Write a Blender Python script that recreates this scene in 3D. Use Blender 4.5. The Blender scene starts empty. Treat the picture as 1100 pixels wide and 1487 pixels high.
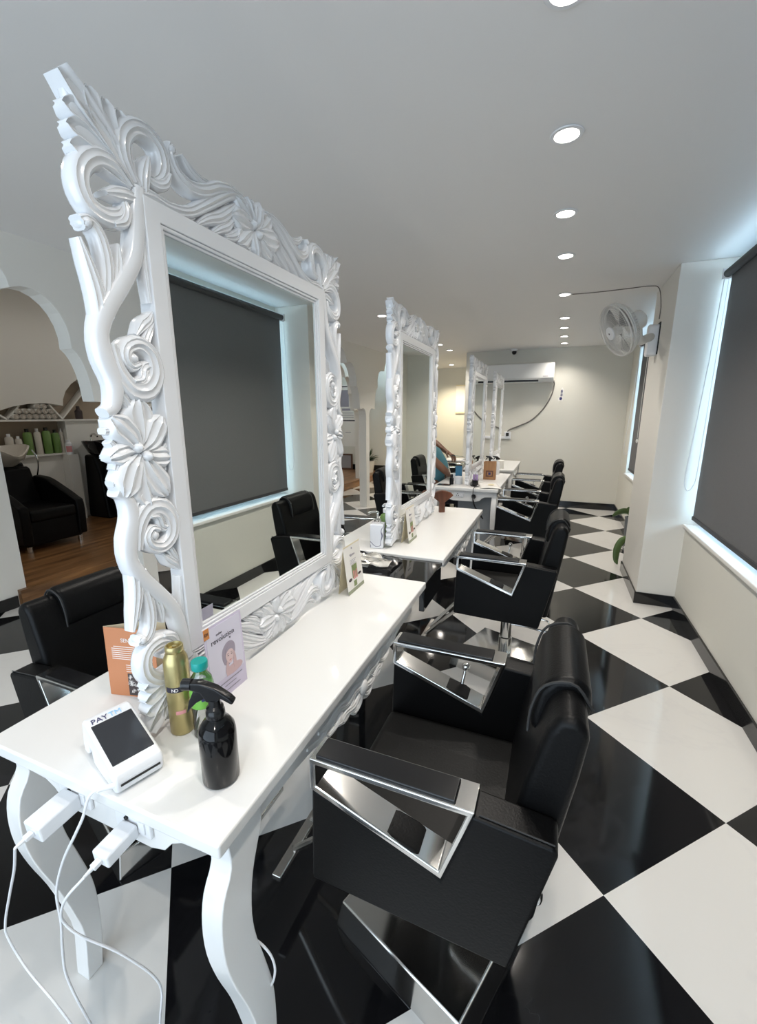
import bpy, bmesh, math, random
from math import sin, cos, pi, radians, sqrt
from mathutils import Vector, Matrix
random.seed(7)
S = bpy.context.scene
COL = S.collection

# ------------------------------------------------------------------ materials
def mat(name, color, rough=0.5, metal=0.0, spec=0.5, coat=0.0, noise=None, bump=None, emit=None, trans=0.0):
    m = bpy.data.materials.new(name); m.use_nodes = True
    nt = m.node_tree; b = nt.nodes['Principled BSDF']
    b.inputs['Base Color'].default_value = (*color, 1)
    b.inputs['Roughness'].default_value = rough
    b.inputs['Metallic'].default_value = metal
    b.inputs['Specular IOR Level'].default_value = spec
    b.inputs['Coat Weight'].default_value = coat
    b.inputs['Coat Roughness'].default_value = 0.06
    b.inputs['Transmission Weight'].default_value = trans
    if emit:
        b.inputs['Emission Color'].default_value = (*emit[0], 1)
        b.inputs['Emission Strength'].default_value = emit[1]
    tc = nt.nodes.new('ShaderNodeTexCoord')
    if noise:                                   # (scale, amount)
        n = nt.nodes.new('ShaderNodeTexNoise'); n.inputs['Scale'].default_value = noise[0]
        n.inputs['Detail'].default_value = 4
        nt.links.new(tc.outputs['Object'], n.inputs['Vector'])
        r = nt.nodes.new('ShaderNodeMix'); r.data_type = 'RGBA'
        a = noise[1]
        r.inputs['A'].default_value = (*[max(0, c * (1 - a)) for c in color], 1)
        r.inputs['B'].default_value = (*[min(1, c * (1 + a)) for c in color], 1)
        nt.links.new(n.outputs['Fac'], r.inputs['Factor'])
        nt.links.new(r.outputs['Result'], b.inputs['Base Color'])
    if bump:                                    # (scale, strength)
        n2 = nt.nodes.new('ShaderNodeTexNoise'); n2.inputs['Scale'].default_value = bump[0]
        n2.inputs['Detail'].default_value = 3
        nt.links.new(tc.outputs['Object'], n2.inputs['Vector'])
        bp = nt.nodes.new('ShaderNodeBump'); bp.inputs['Strength'].default_value = bump[1]
        bp.inputs['Distance'].default_value = 0.002
        nt.links.new(n2.outputs['Fac'], bp.inputs['Height'])
        nt.links.new(bp.outputs['Normal'], b.inputs['Normal'])
    return m

def clear_mat(name, tint, fac=0.12, rough=0.02):
    m = bpy.data.materials.new(name); m.use_nodes = True
    nt = m.node_tree; nt.nodes.clear()
    o = nt.nodes.new('ShaderNodeOutputMaterial'); t = nt.nodes.new('ShaderNodeBsdfTransparent')
    g = nt.nodes.new('ShaderNodeBsdfGlossy'); mx = nt.nodes.new('ShaderNodeMixShader')
    f = nt.nodes.new('ShaderNodeFresnel'); ad = nt.nodes.new('ShaderNodeMath'); ad.operation = 'ADD'
    f.inputs['IOR'].default_value = 1.45; ad.inputs[1].default_value = fac; ad.use_clamp = True
    t.inputs['Color'].default_value = (*tint, 1); g.inputs['Roughness'].default_value = rough
    nt.links.new(f.outputs[0], ad.inputs[0]); nt.links.new(ad.outputs[0], mx.inputs[0])
    nt.links.new(t.outputs[0], mx.inputs[1]); nt.links.new(g.outputs[0], mx.inputs[2])
    nt.links.new(mx.outputs[0], o.inputs[0])
    return m

def tile_mat():
    m = mat('checker_tiles', (0.7, 0.68, 0.64), rough=0.07, spec=0.5)
    nt = m.node_tree; b = nt.nodes['Principled BSDF']
    tc = nt.nodes.new('ShaderNodeTexCoord')
    mp = nt.nodes.new('ShaderNodeMapping'); mp.vector_type = 'POINT'
    ang = -pi / 4; sc = 1 / 0.6
    x0, y0 = 0.6706, 1.6161
    mp.inputs['Rotation'].default_value = (0, 0, ang)
    mp.inputs['Scale'].default_value = (sc, sc, sc)
    c, s = cos(ang), sin(ang)
    px, py = x0 * sc, y0 * sc
    mp.inputs['Location'].default_value = (-(c * px - s * py) + 60, -(s * px + c * py) + 60, 0.5)
    nt.links.new(tc.outputs['Object'], mp.inputs['Vector'])
    ck = nt.nodes.new('ShaderNodeTexChecker'); ck.inputs['Scale'].default_value = 1
    nt.links.new(mp.outputs[0], ck.inputs['Vector'])
    # soft marble veining
    n = nt.nodes.new('ShaderNodeTexNoise'); n.inputs['Scale'].default_value = 1.3; n.inputs['Detail'].default_value = 6
    n.inputs['Distortion'].default_value = 1.2
    nt.links.new(tc.outputs['Object'], n.inputs['Vector'])
    ra = nt.nodes.new('ShaderNodeValToRGB')
    ra.color_ramp.elements[0].position = 0.485; ra.color_ramp.elements[0].color = (0, 0, 0, 1)
    ra.color_ramp.elements[1].position = 0.515; ra.color_ramp.elements[1].color = (0, 0, 0, 1)
    e = ra.color_ramp.elements.new(0.5); e.color = (1, 1, 1, 1)
    nt.links.new(n.outputs['Fac'], ra.inputs['Fac'])
    def tone(base, vein):
        k = nt.nodes.new('ShaderNodeMix'); k.data_type = 'RGBA'
        k.inputs['A'].default_value = (*base, 1); k.inputs['B'].default_value = (*vein, 1)
        nt.links.new(ra.outputs[0], k.inputs['Factor'])
        return k.outputs['Result']
    nt.links.new(tone((0.69, 0.675, 0.65), (0.67, 0.655, 0.635)), ck.inputs['Color2'])
    nt.links.new(tone((0.006, 0.006, 0.007), (0.014, 0.014, 0.016)), ck.inputs['Color1'])
    nt.links.new(ck.outputs['Color'], b.inputs['Base Color'])
    return m

def wood_mat(name, c1, c2, scale=(1, 14, 14), rough=0.35):
    m = mat(name, c1, rough=rough)
    nt = m.node_tree; b = nt.nodes['Principled BSDF']
    tc = nt.nodes.new('ShaderNodeTexCoord'); mp = nt.nodes.new('ShaderNodeMapping')
    mp.inputs['Scale'].default_value = scale
    n = nt.nodes.new('ShaderNodeTexNoise'); n.inputs['Scale'].default_value = 2.0; n.inputs['Detail'].default_value = 5
    n.inputs['Distortion'].default_value = 0.6
    r = nt.nodes.new('ShaderNodeValToRGB')
    r.color_ramp.elements[0].position = 0.33; r.color_ramp.elements[0].color = (*c1, 1)
    r.color_ramp.elements[1].position = 0.68; r.color_ramp.elements[1].color = (*c2, 1)
    nt.links.new(tc.outputs['Object'], mp.inputs['Vector']); nt.links.new(mp.outputs[0], n.inputs['Vector'])
    nt.links.new(n.outputs['Fac'], r.inputs['Fac']); nt.links.new(r.outputs[0], b.inputs['Base Color'])
    return m

def marble_mat():
    m = mat('marbled_ceramic', (0.85, 0.86, 0.9), rough=0.2)
    nt = m.node_tree; b = nt.nodes['Principled BSDF']
    tc = nt.nodes.new('ShaderNodeTexCoord')
    n = nt.nodes.new('ShaderNodeTexNoise'); n.inputs['Scale'].default_value = 11; n.inputs['Distortion'].default_value = 0.5; n.inputs['Detail'].default_value = 1
    r = nt.nodes.new('ShaderNodeValToRGB')
    r.color_ramp.elements[0].position = 0.48; r.color_ramp.elements[0].color = (0.85, 0.86, 0.9, 1)
    r.color_ramp.elements[1].position = 0.52; r.color_ramp.elements[1].color = (0.85, 0.86, 0.9, 1)
    e = r.color_ramp.elements.new(0.5); e.color = (0.03, 0.03, 0.12, 1)
    nt.links.new(tc.outputs['Object'], n.inputs['Vector']); nt.links.new(n.outputs['Fac'], r.inputs['Fac'])
    nt.links.new(r.outputs[0], b.inputs['Base Color'])
    return m

M = {}
M['tile'] = tile_mat()
M['wall'] = mat('wall_paint', (0.70, 0.685, 0.62), rough=0.7, bump=(60, 0.12))
M['wall_white'] = mat('wall_white_paint', (0.78, 0.76, 0.71), rough=0.65, bump=(60, 0.1))
M['ceil'] = mat('ceiling_paint', (0.82, 0.81, 0.80), rough=0.6, bump=(25, 0.1))
M['black_skirt'] = mat('black_granite', (0.012, 0.012, 0.013), rough=0.12)
M['sill'] = mat('white_stone_sill', (0.82, 0.8, 0.77), rough=0.35)
M['lacquer'] = mat('white_gloss_lacquer', (0.76, 0.77, 0.79), rough=0.22, coat=0.6)
M['table'] = mat('white_table_lacquer', (0.79, 0.785, 0.77), rough=0.3, coat=0.25)
M['mirror'] = mat('mirror_silver', (0.80, 0.84, 0.81), rough=0.0, metal=1.0)
M['leather'] = mat('black_leather', (0.0035, 0.0035, 0.0038), rough=0.38, spec=0.16, bump=(220, 0.25))
M['leather_seat'] = mat('worn_black_leather', (0.010, 0.0098, 0.0095), rough=0.5, spec=0.25, bump=(160, 0.3), noise=(9, 0.35))
M['chrome'] = mat('polished_chrome', (0.72, 0.71, 0.69), rough=0.12, metal=1.0)
M['steel'] = mat('brushed_steel', (0.62, 0.60, 0.57), rough=0.24, metal=1.0)
M['black_gloss'] = mat('black_gloss', (0.008, 0.008, 0.009), rough=0.05)
M['black_plastic'] = mat('black_plastic', (0.008, 0.008, 0.009), rough=0.22, spec=0.4)
M['rubber'] = mat('matt_black', (0.02, 0.02, 0.02), rough=0.7)
M['white_plastic'] = mat('white_plastic', (0.80, 0.81, 0.83), rough=0.3)
M['cable_white'] = mat('white_cable', (0.82, 0.82, 0.84), rough=0.45)
M['cable_grey'] = mat('grey_cable', (0.16, 0.15, 0.14), rough=0.6)
M['blind'] = mat('charcoal_blind_fabric', (0.135, 0.135, 0.137), rough=0.85, bump=(500, 0.3), noise=(300, 0.18))
M['blind_tube'] = mat('blind_tube_grey', (0.045, 0.045, 0.048), rough=0.6)
M['alu'] = mat('window_aluminium', (0.7, 0.72, 0.74), rough=0.4, metal=0.6)
M['glass'] = clear_mat('window_glass', (0.96, 0.98, 1.0), 0.02)
M['glass_dimmed'] = clear_mat('sky_dimming_glass', (0.05, 0.052, 0.055), 0.02)  # dark tint added to the unseen shopfront pane to hold back sky light
M['clear'] = clear_mat('clear_plastic', (0.95, 0.97, 0.97), 0.10, 0.05)
M['bag_film'] = clear_mat('thin_plastic_film', (0.97, 0.98, 0.98), 0.015, 0.08)
M['frost'] = clear_mat('frosted_acrylic', (0.80, 0.80, 0.78), 0.38, 0.3)
M['lamp'] = mat('lamp_glow', (1, 1, 1), emit=((1.0, 0.93, 0.84), 14.0))
M['gold'] = mat('gold_aluminium', (0.50, 0.42, 0.20), rough=0.34, metal=0.85)
M['green_label'] = mat('green_label', (0.16, 0.42, 0.06), rough=0.4)
M['teal'] = mat('teal_cap', (0.0, 0.30, 0.27), rough=0.4)
M['orange'] = mat('terracotta_card', (0.52, 0.20, 0.085), rough=0.55)
M['cream'] = mat('cream_card', (0.74, 0.66, 0.46), rough=0.6)
M['lilac'] = mat('lilac_card', (0.64, 0.58, 0.72), rough=0.5)
M['lilac2'] = mat('pale_lilac_print', (0.70, 0.67, 0.78), rough=0.5)
M['ink'] = mat('black_ink', (0.02, 0.015, 0.03), rough=0.6)
M['ink_grey'] = mat('grey_ink', (0.30, 0.28, 0.33), rough=0.6)
M['ink_white'] = mat('white_ink', (0.85, 0.8, 0.76), rough=0.6)
M['ink_blue'] = mat('blue_print', (0.30, 0.58, 0.86), rough=0.5)
M['ink_navy'] = mat('navy_print', (0.03, 0.03, 0.12), rough=0.5)
M['print_orange'] = mat('orange_print', (0.62, 0.24, 0.06), rough=0.5)
M['print_dark'] = mat('dark_photo_print', (0.05, 0.035, 0.035), rough=0.5)
M['print_green'] = mat('green_photo_print', (0.20, 0.25, 0.10), rough=0.5, noise=(60, 0.6))
M['olive'] = mat('sage_print', (0.30, 0.32, 0.22), rough=0.5)
M['print_skin'] = mat('portrait_print_skin', (0.60, 0.42, 0.43), rough=0.5)
M['print_face'] = mat('portrait_print_face', (0.72, 0.54, 0.54), rough=0.5)
M['black_bottle'] = mat('black_bottle_plastic', (0.005, 0.005, 0.0055), rough=0.10, spec=0.28)
M['print_hair'] = mat('portrait_print_hair', (0.36, 0.31, 0.38), rough=0.5)
M['paper'] = mat('white_paper', (0.80, 0.78, 0.74), rough=0.6)
M['cloth_white'] = mat('white_towel', (0.75, 0.73, 0.68), rough=0.95, bump=(200, 0.5))
M['screen'] = mat('dark_screen', (0.025, 0.027, 0.032), rough=0.15, spec=0.6)
M['marble'] = marble_mat()
M['bottle_green'] = mat('green_bottle', (0.15, 0.26, 0.07), rough=0.25)
M['wood_floor'] = wood_mat('walnut_boards', (0.11, 0.05, 0.018), (0.30, 0.15, 0.06), scale=(9, 0.7, 9), rough=0.3)
M['wood_box'] = wood_mat('oak_wood', (0.30, 0.14, 0.05), (0.42, 0.21, 0.08), scale=(8, 8, 1.5))
M['wood_brush'] = wood_mat('brush_wood', (0.07, 0.026, 0.014), (0.16, 0.06, 0.032), scale=(10, 10, 2))
M['niche'] = mat('niche_board', (0.34, 0.27, 0.20), rough=0.6)
M['skin'] = mat('brown_skin', (0.22, 0.105, 0.06), rough=0.5)
M['hair'] = mat('dark_hair', (0.012, 0.009, 0.008), rough=0.5)
M['teal_cloth'] = mat('teal_cotton', (0.11, 0.30, 0.36), rough=0.85, bump=(80, 0.4))
M['trouser'] = mat('dark_trousers', (0.03, 0.03, 0.04), rough=0.85)
M['leaf'] = mat('green_leaf', (0.085, 0.14, 0.045), rough=0.35, noise=(6, 0.6))
M['leaf_dark'] = mat('dark_green_leaf', (0.015, 0.05, 0.012), rough=0.4)
M['pot'] = mat('white_pot', (0.74, 0.73, 0.70), rough=0.4)
M['soil'] = mat('potting_soil', (0.03, 0.02, 0.015), rough=0.95)
M['grey_panel'] = mat('grey_laminate', (0.20, 0.215, 0.23), rough=0.4)
M['blue_box'] = mat('blue_print_card', (0.03, 0.17, 0.30), rough=0.4)
M['purple'] = mat('violet_bottle', (0.32, 0.22, 0.42), rough=0.3)
M['pink'] = mat('pink_print', (0.65, 0.28, 0.28), rough=0.5)
M['frame_wood'] = mat('brown_picture_frame', (0.10, 0.05, 0.035), rough=0.5)
M['picture'] = mat('grey_picture', (0.30, 0.30, 0.33), rough=0.3)
M['basin_white'] = mat('white_ceramic', (0.62, 0.57, 0.50), rough=0.2)
M['ac'] = mat('ac_gloss_white', (0.70, 0.70, 0.69), rough=0.3)
M['fan'] = mat('fan_white_plastic', (0.66, 0.65, 0.62), rough=0.35)
M['fan_wire'] = mat('fan_wire', (0.60, 0.59, 0.57), rough=0.4)
M['glow_lamp'] = mat('warm_bulb', (1, .8, .5), emit=((1.0, 0.62, 0.30), 3.0))

# ------------------------------------------------------------------ mesh builder
def catmull(P, n):
    P = [Vector(p) for p in P]
    if len(P) == 2:
        return [P[0].lerp(P[1], i / n) for i in range(n + 1)]
    out = []
    m = len(P) - 1
    for i in range(n + 1):
        t = i / n * m; k = min(int(t), m - 1); f = t - k
        p1, p2 = P[k], P[k + 1]
        p0 = P[k - 1] if k > 0 else p1 * 2 - p2
        p3 = P[k + 2] if k + 2 <= m else p2 * 2 - p1
        out.append(0.5 * ((2 * p1) + (p2 - p0) * f + (2 * p0 - 5 * p1 + 4 * p2 - p3) * f * f + (3 * p1 - p0 - 3 * p2 + p3) * f ** 3))
    return out

def interp(L, t):
    m = len(L) - 1; x = t * m; k = min(int(x), m - 1); f = x - k
    return L[k] * (1 - f) + L[k + 1] * f

class MB:
    def __init__(s): s.v = []; s.f = []; s.mi = []; s.cur = 0
    def add(s, vs, fs, mtx=None):
        o = len(s.v)
        s.v += [tuple(mtx @ Vector(v)) if mtx else tuple(v) for v in vs]
        for f in fs: s.f.append(tuple(i + o for i in f)); s.mi.append(s.cur)
        return s
    def box(s, a, b, mtx=None):
        x0, y0, z0 = a; x1, y1, z1 = b
        vs = [(x0, y0, z0), (x1, y0, z0), (x1, y1, z0), (x0, y1, z0), (x0, y0, z1), (x1, y0, z1), (x1, y1, z1), (x0, y1, z1)]
        return s.add(vs, [(0, 3, 2, 1), (4, 5, 6, 7), (0, 1, 5, 4), (1, 2, 6, 5), (2, 3, 7, 6), (3, 0, 4, 7)], mtx)
    def prism(s, poly, h0, h1, axis='y', mtx=None):
        # polygon in the two other axes, extruded along axis
        def P(p, h):
            if axis == 'y': return (p[0], h, p[1])
            if axis == 'x': return (h, p[0], p[1])
            return (p[0], p[1], h)
        n = len(poly)
        vs = [P(p, h0) for p in poly] + [P(p, h1) for p in poly]
        fs = [tuple(range(n - 1, -1, -1)), tuple(range(n, 2 * n))]
        for i in range(n):
            j = (i + 1) % n; fs.append((i, j, n + j, n + i))
        return s.add(vs, fs, mtx)
    def ring_prism(s, outer, inner, h0, h1, axis='y', mtx=None):
        def P(p, h):
            if axis == 'y': return (p[0], h, p[1])
            if axis == 'x': return (h, p[0], p[1])
            return (p[0], p[1], h)
        n = len(outer)
        vs = [P(p, h0) for p in outer] + [P(p, h1) for p in outer] + [P(p, h0) for p in inner] + [P(p, h1) for p in inner]
        fs = []
        for i in range(n):
            j = (i + 1) % n
            fs += [(i, j, n + j, n + i), (2 * n + j, 2 * n + i, 3 * n + i, 3 * n + j), (i, 2 * n + i, 2 * n + j, j), (n + i, n + j, 3 * n + j, 3 * n + i)]
        return s.add(vs, fs, mtx)
    def lathe(s, prof, seg=24, mtx=None, center=(0, 0, 0)):
        vs = []; fs = []; cx, cy, cz = center
        for r, z in prof:
            for k in range(seg):
                a = 2 * pi * k / seg; vs.append((cx + r * cos(a), cy + r * sin(a), cz + z))
        for i in range(len(prof) - 1):
            for k in range(seg):
                j = (k + 1) % seg
                fs.append((i * seg + k, i * seg + j, (i + 1) * seg + j, (i + 1) * seg + k))
        fs.append(tuple(range(seg - 1, -1, -1))); fs.append(tuple((len(prof) - 1) * seg + k for k in range(seg)))
        return s.add(vs, fs, mtx)
    def tube(s, pts, r, seg=8, n=None, closed=False, mtx=None):
        P = catmull(pts, n) if n else [Vector(p) for p in pts]
        N = len(P); rr = r if isinstance(r, (list, tuple)) else [r, r]
        vs = []; fs = []; up = None
        for i in range(N):
            t = (P[(i + 1) % N] - P[i - 1]) if closed else (P[min(i + 1, N - 1)] - P[max(i - 1, 0)])
            if t.length < 1e-9: t = Vector((0, 0, 1))
            t.normalize()
            if up is None: up = t.orthogonal().normalized()
            else:
                up = up - t * up.dot(t)
                up = up.normalized() if up.length > 1e-6 else t.orthogonal().normalized()
            w = t.cross(up); R = interp(rr, i / max(1, N - 1))
            for k in range(seg):
                a = 2 * pi * k / seg; vs.append(tuple(P[i] + (up * cos(a) + w * sin(a)) * R))
        for i in range(N if closed else N - 1):
            i2 = (i + 1) % N
            for k in range(seg):
                j = (k + 1) % seg; fs.append((i * seg + k, i * seg + j, i2 * seg + j, i2 * seg + k))
        if not closed:
            fs.append(tuple(range(seg - 1, -1, -1))); fs.append(tuple((N - 1) * seg + k for k in range(seg)))
        return s.add(vs, fs, mtx)
    def sphere(s, c, r, seg=16, rings=10, sc=(1, 1, 1), mtx=None):
        vs = []; fs = []
        for i in range(1, rings):
            th = pi * i / rings
            for k in range(seg):
                a = 2 * pi * k / seg
                vs.append((c[0] + r * sc[0] * sin(th) * cos(a), c[1] + r * sc[1] * sin(th) * sin(a), c[2] + r * sc[2] * cos(th)))
        t = len(vs); vs.append((c[0], c[1], c[2] + r * sc[2])); vs.append((c[0], c[1], c[2] - r * sc[2]))
        for i in range(rings - 2):
            for k in range(seg):
                j = (k + 1) % seg; fs.append((i * seg + k, (i + 1) * seg + k, (i + 1) * seg + j, i * seg + j))
        for k in range(seg):
            j = (k + 1) % seg; fs.append((t, k, j)); fs.append((t + 1, (rings - 2) * seg + j, (rings - 2) * seg + k))
        return s.add(vs, fs, mtx)
    def ribbon(s, pts, hw, T=0.021, n=22, F=None, lift=0.0, flute=0.0, nu=10, both=True, round_end=False, cup=0.0):
        """a carved band: spine in a plane, domed and fluted on both faces"""
        P = catmull([(p[0], p[1], 0) for p in pts], n); N = len(P)
        vs = []; fs = []
        us = [-1 + 2 * k / nu for k in range(nu + 1)]
        for i in range(N):
            t = P[min(i + 1, N - 1)] - P[max(i - 1, 0)]
            t = t.normalized() if t.length > 1e-9 else Vector((1, 0, 0))
            nn = Vector((-t.y, t.x, 0)); w = interp(hw, i / (N - 1)); tt = i / (N - 1)
            if round_end and tt > .88: w *= sqrt(max(.12, 1 - ((tt - .88) / .125) ** 2))
            lf = lift * tt; hs = min(1.0, 0.55 + 22 * w)
            front = []; back = []
            for u in us:
                q = P[i] + nn * (u * w)
                h = T * hs * (0.52 + 0.48 * sqrt(max(0, 1 - u * u)))
                if cup: h = T * hs * (0.80 + 0.20 * abs(u) ** 1.5 * (1 - max(0, abs(u) - .8) * 3)) - cup * (1 - u * u) ** 1.5 * min(1, w / .012)
                h += lf * (1 - 0.3 * u * u)
                if flute: h -= flute * (0.5 + 0.5 * cos(u * 3.0 * pi + pi)) * min(1, w / 0.012) * (1 - u * u * 0.6)
                front.append((q.x, q.y, h)); back.append((q.x, q.y, -h if both else -T * 0.5))
            vs += front + back[::-1]
        K = 2 * (nu + 1)
        for i in range(N - 1):
            for k in range(K):
                j = (k + 1) % K; fs.append((i * K + k, i * K + j, (i + 1) * K + j, (i + 1) * K + k))
        fs.append(tuple(range(K - 1, -1, -1))); fs.append(tuple((N - 1) * K + k for k in range(K)))
        if F: vs = [F(*v) for v in vs]
        return s.add(vs, fs)
    def quadgrid(s, P):
        r = len(P); c = len(P[0]); vs = [p for row in P for p in row]
        fs = [(i * c + j, i * c + j + 1, (i + 1) * c + j + 1, (i + 1) * c + j) for i in range(r - 1) for j in range(c - 1)]
        return s.add(vs, fs)
    def build(s, name, m, parent=None, smooth=True, bevel=0, seg=2, sub=0, solid=0, ang=40, loc=None):
        me = bpy.data.meshes.new(name); me.from_pydata(s.v, [], s.f)
        bm = bmesh.new(); bm.from_mesh(me)
        bmesh.ops.recalc_face_normals(bm, faces=bm.faces)
        bm.to_mesh(me); bm.free()
        ms = m if isinstance(m, (list, tuple)) else [m]
        for x in ms: me.materials.append(M[x] if isinstance(x, str) else x)
        for p, k in zip(me.polygons, s.mi): p.material_index = k
        if smooth and not bevel:
            me.shade_smooth(); me.set_sharp_from_angle(angle=radians(ang))
        o = bpy.data.objects.new(name, me); COL.objects.link(o)
        if parent: o.parent = parent
        if loc: o.location = loc
        if solid:
            md = o.modifiers.new('solid', 'SOLIDIFY'); md.thickness = solid; md.offset = 0
        if bevel:
            md = o.modifiers.new('bevel', 'BEVEL'); md.width = bevel; md.segments = seg; md.limit_method = 'ANGLE'; md.angle_limit = radians(35)
            md.harden_normals = False
            me.shade_smooth()
            wn = o.modifiers.new('wn', 'WEIGHTED_NORMAL'); wn.keep_sharp = True
        if sub:
            md = o.modifiers.new('sub', 'SUBSURF'); md.levels = sub; md.render_levels = sub
            me.shade_smooth()
        return o

def tag(o, label, cat=None, group=None, kind=None):
    if label: o['label'] = label
    if cat: o['category'] = cat
    if group: o['group'] = group
    if kind: o['kind'] = kind
    return o
def thing(name, loc, label, cat, rz=0, group=None):
    o = bpy.data.objects.new(name, None); o.empty_display_size = 0.1; COL.objects.link(o)
    o.location = loc; o.rotation_euler = (0, 0, rz)
    return tag(o, label, cat, group)
def struct(name, mb, m, **k):
    o = mb.build(name, m, **k); o['kind'] = 'structure'; return o
def copy_tree(o, parent=None):
    c = o.copy(); COL.objects.link(c)
    if parent: c.parent = parent; c.matrix_parent_inverse = o.matrix_parent_inverse
    for ch in list(o.children): copy_tree(ch, c)
    return c
def text(name, body, size, m, parent, mtx, extrude=0.0003, align='LEFT'):
    cu = bpy.data.curves.new(name, 'FONT'); cu.body = body; cu.size = size; cu.extrude = extrude; cu.align_x = align
    cu.resolution_u = 3
    o = bpy.data.objects.new(name + '_tmp', cu); COL.objects.link(o)
    dg = bpy.context.evaluated_depsgraph_get(); dg.update()
    me = bpy.data.meshes.new_from_object(o.evaluated_get(dg))
    bpy.data.objects.remove(o); me.name = name
    me.materials.clear(); me.materials.append(M[m])
    me.transform(Matrix.Rotation(pi / 2, 4, 'X'))
    n = bpy.data.objects.new(name, me); COL.objects.link(n); n.parent = parent; n.matrix_local = mtx
    return n
def basis(o, ux, uz):
    """X = reading direction, Z = up the sheet, -Y = towards the reader"""
    ux = Vector(ux).normalized(); uz = Vector(uz); uz = (uz - ux * uz.dot(ux)).normalized(); uy = uz.cross(ux)
    m = Matrix((ux, uy, uz)).transposed().to_4x4(); m.translation = Vector(o); return m
def T(x, y, z): return Matrix.Translation((x, y, z))

# ------------------------------------------------------------------ camera
HC = 1.4098
f_px, yaw, pitch, roll = 626.684, 0.384082, 0.221009, 0.001663
fwd = Vector((-sin(yaw) * cos(pitch), cos(yaw) * cos(pitch), -sin(pitch)))
right = Vector((cos(yaw), sin(yaw), 0)); down = fwd.cross(right)
r2 = right * cos(roll) + down * sin(roll); d2 = -right * sin(roll) + down * cos(roll)
cam = bpy.data.cameras.new('camera'); co = bpy.data.objects.new('camera', cam); COL.objects.link(co)
cm = Matrix((r2, -d2, -fwd)).transposed().to_4x4(); cm.translation = (0, 0, HC); co.matrix_world = cm
cam.sensor_fit = 'VERTICAL'; cam.sensor_height = 36; cam.lens = f_px / 1487 * 36; cam.clip_start = 0.02
S.camera = co

# ------------------------------------------------------------------ room shell
CZ = 2.37
CW = 3.15                            # higher ceiling over the wash area
YB, YF, YA = 7.2, -1.6, 9.4          # back wall, wall behind the camera, alcove back
XR, XL = 0.92, -5.6
struct('floor', MB().box((-5.9, YF - .1, -.1), (1.3, YA + .1, 0)), 'tile', smooth=False)
struct('ceiling', MB().box((-2.93, YF - .1, CZ), (1.3, YA + .1, CZ + .1)), 'ceil', smooth=False)
struct('ceiling_wash_area', MB().box((-5.9, YF - .1, CW), (-2.4, YA + .1, CW + .1)), 'ceil', smooth=False)
# right wall: parapets, pillar, head
w = MB()
w.box((XR, YF, 0), (1.12, 3.6, .62)).box((XR, 4.35, 0), (1.12, 6.62, .62)).box((XR, 6.62, 0), (1.12, YB + .1, CZ))
w.box((XR + .09, YF, 2.335), (1.12, 3.6, CZ)).box((XR + .09, 4.35, 2.335), (1.12, 6.62, CZ)).box((XR, YF, .62), (1.12, -1.0, CZ))
struct('wall_right', w, 'wall', smooth=False)
struct('wall_pillar', MB().box((.67, 3.6, 0), (1.12, 4.35, CZ)), 'wall_white', bevel=.004)
for n, (a, b) in enumerate(((-1.0, 3.6), (4.35, 6.62)), 1):
    struct('trim_sill_%d' % n, MB().box((XR - .02, a, .62), (1.06, b, .645)), 'sill', bevel=.005)
    wf = MB()
    wf.ring_prism([(a, .645), (b, .645), (b, 2.335), (a, 2.335)], [(a + .035, .68), (b - .035, .68), (b - .035, 2.30), (a + .035, 2.30)], 1.055, 1.095, 'x')
    k = 3 if b - a > 3 else 1
    for i in range(1, k + 1):
        y = a + (b - a) * i / (k + 1); wf.box((1.06, y - .02, .68), (1.09, y + .02, 2.30))
    wo = struct('window_%d' % n, wf, 'alu', smooth=False)
    MB().box((1.072, a + .035, .68), (1.078, b - .035, 2.30)).build('glass_pane', 'glass', wo, smooth=False)
# back wall with the corner that returns to the alcove
struct('wall_back', MB().box((-1.40, YB, 0), (1.12, YB + .12, CZ)).box((-1.40, YB + .12, 0), (-1.28, YA, CZ)), 'wall', smooth=False)
struct('wall_alcove', MB().box((-5.9, YA, 0), (-1.28, YA + .1, CW)), 'wall', smooth=False)
# wall behind the camera with a wide glazed shopfront
wf = MB().box((-5.9, YF - .1, 0), (-2.6, YF, CW)).box((.6, YF - .1, 0), (1.12, YF, CZ)).box((-2.6, YF - .1, 2.2), (.6, YF, CZ))
struct('wall_front', wf, 'wall', smooth=False)
sf = MB().ring_prism([(-2.6, 0.0), (.6, 0.0), (.6, 2.2), (-2.6, 2.2)], [(-2.54, .06), (.54, .06), (.54, 2.14), (-2.54, 2.14)], YF - .08, YF - .03, 'y')
sf.box((-1.03, YF - .08, .06), (-.97, YF - .03, 2.14))
so = struct('window_3', sf, 'alu', smooth=False)
MB().box((-2.54, YF - .058, .06), (.54, YF - .052, 2.14)).build('glass_pane', 'glass_dimmed', so, smooth=False)
# skirtings
struct('baseboard_right', MB().box((XR - .012, YF, 0), (XR, 3.6, .09)).box((XR - .012, 4.35, 0), (XR, YB, .09)), 'black_skirt', bevel=.002)
struct('baseboard_pillar', MB().box((.658, 3.588, 0), (XR - .012, 3.6, .09)).box((.658, 3.6, 0), (.67, 4.362, .09)).box((.67, 4.35, 0), (XR - .012, 4.362, .09)), 'black_skirt', bevel=.002)
struct('baseboard_back', MB().box((-1.40, YB - .012, 0), (XR - .012, YB, .10)), 'black_skirt', bevel=.002)
struct('baseboard_alcove', MB().box((-3.6, YA - .012, 0), (-1.4, YA, .10)).box((-5.6, YA - .012, .13), (-3.62, YA, .26)), 'black_skirt', smooth=False)

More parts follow.
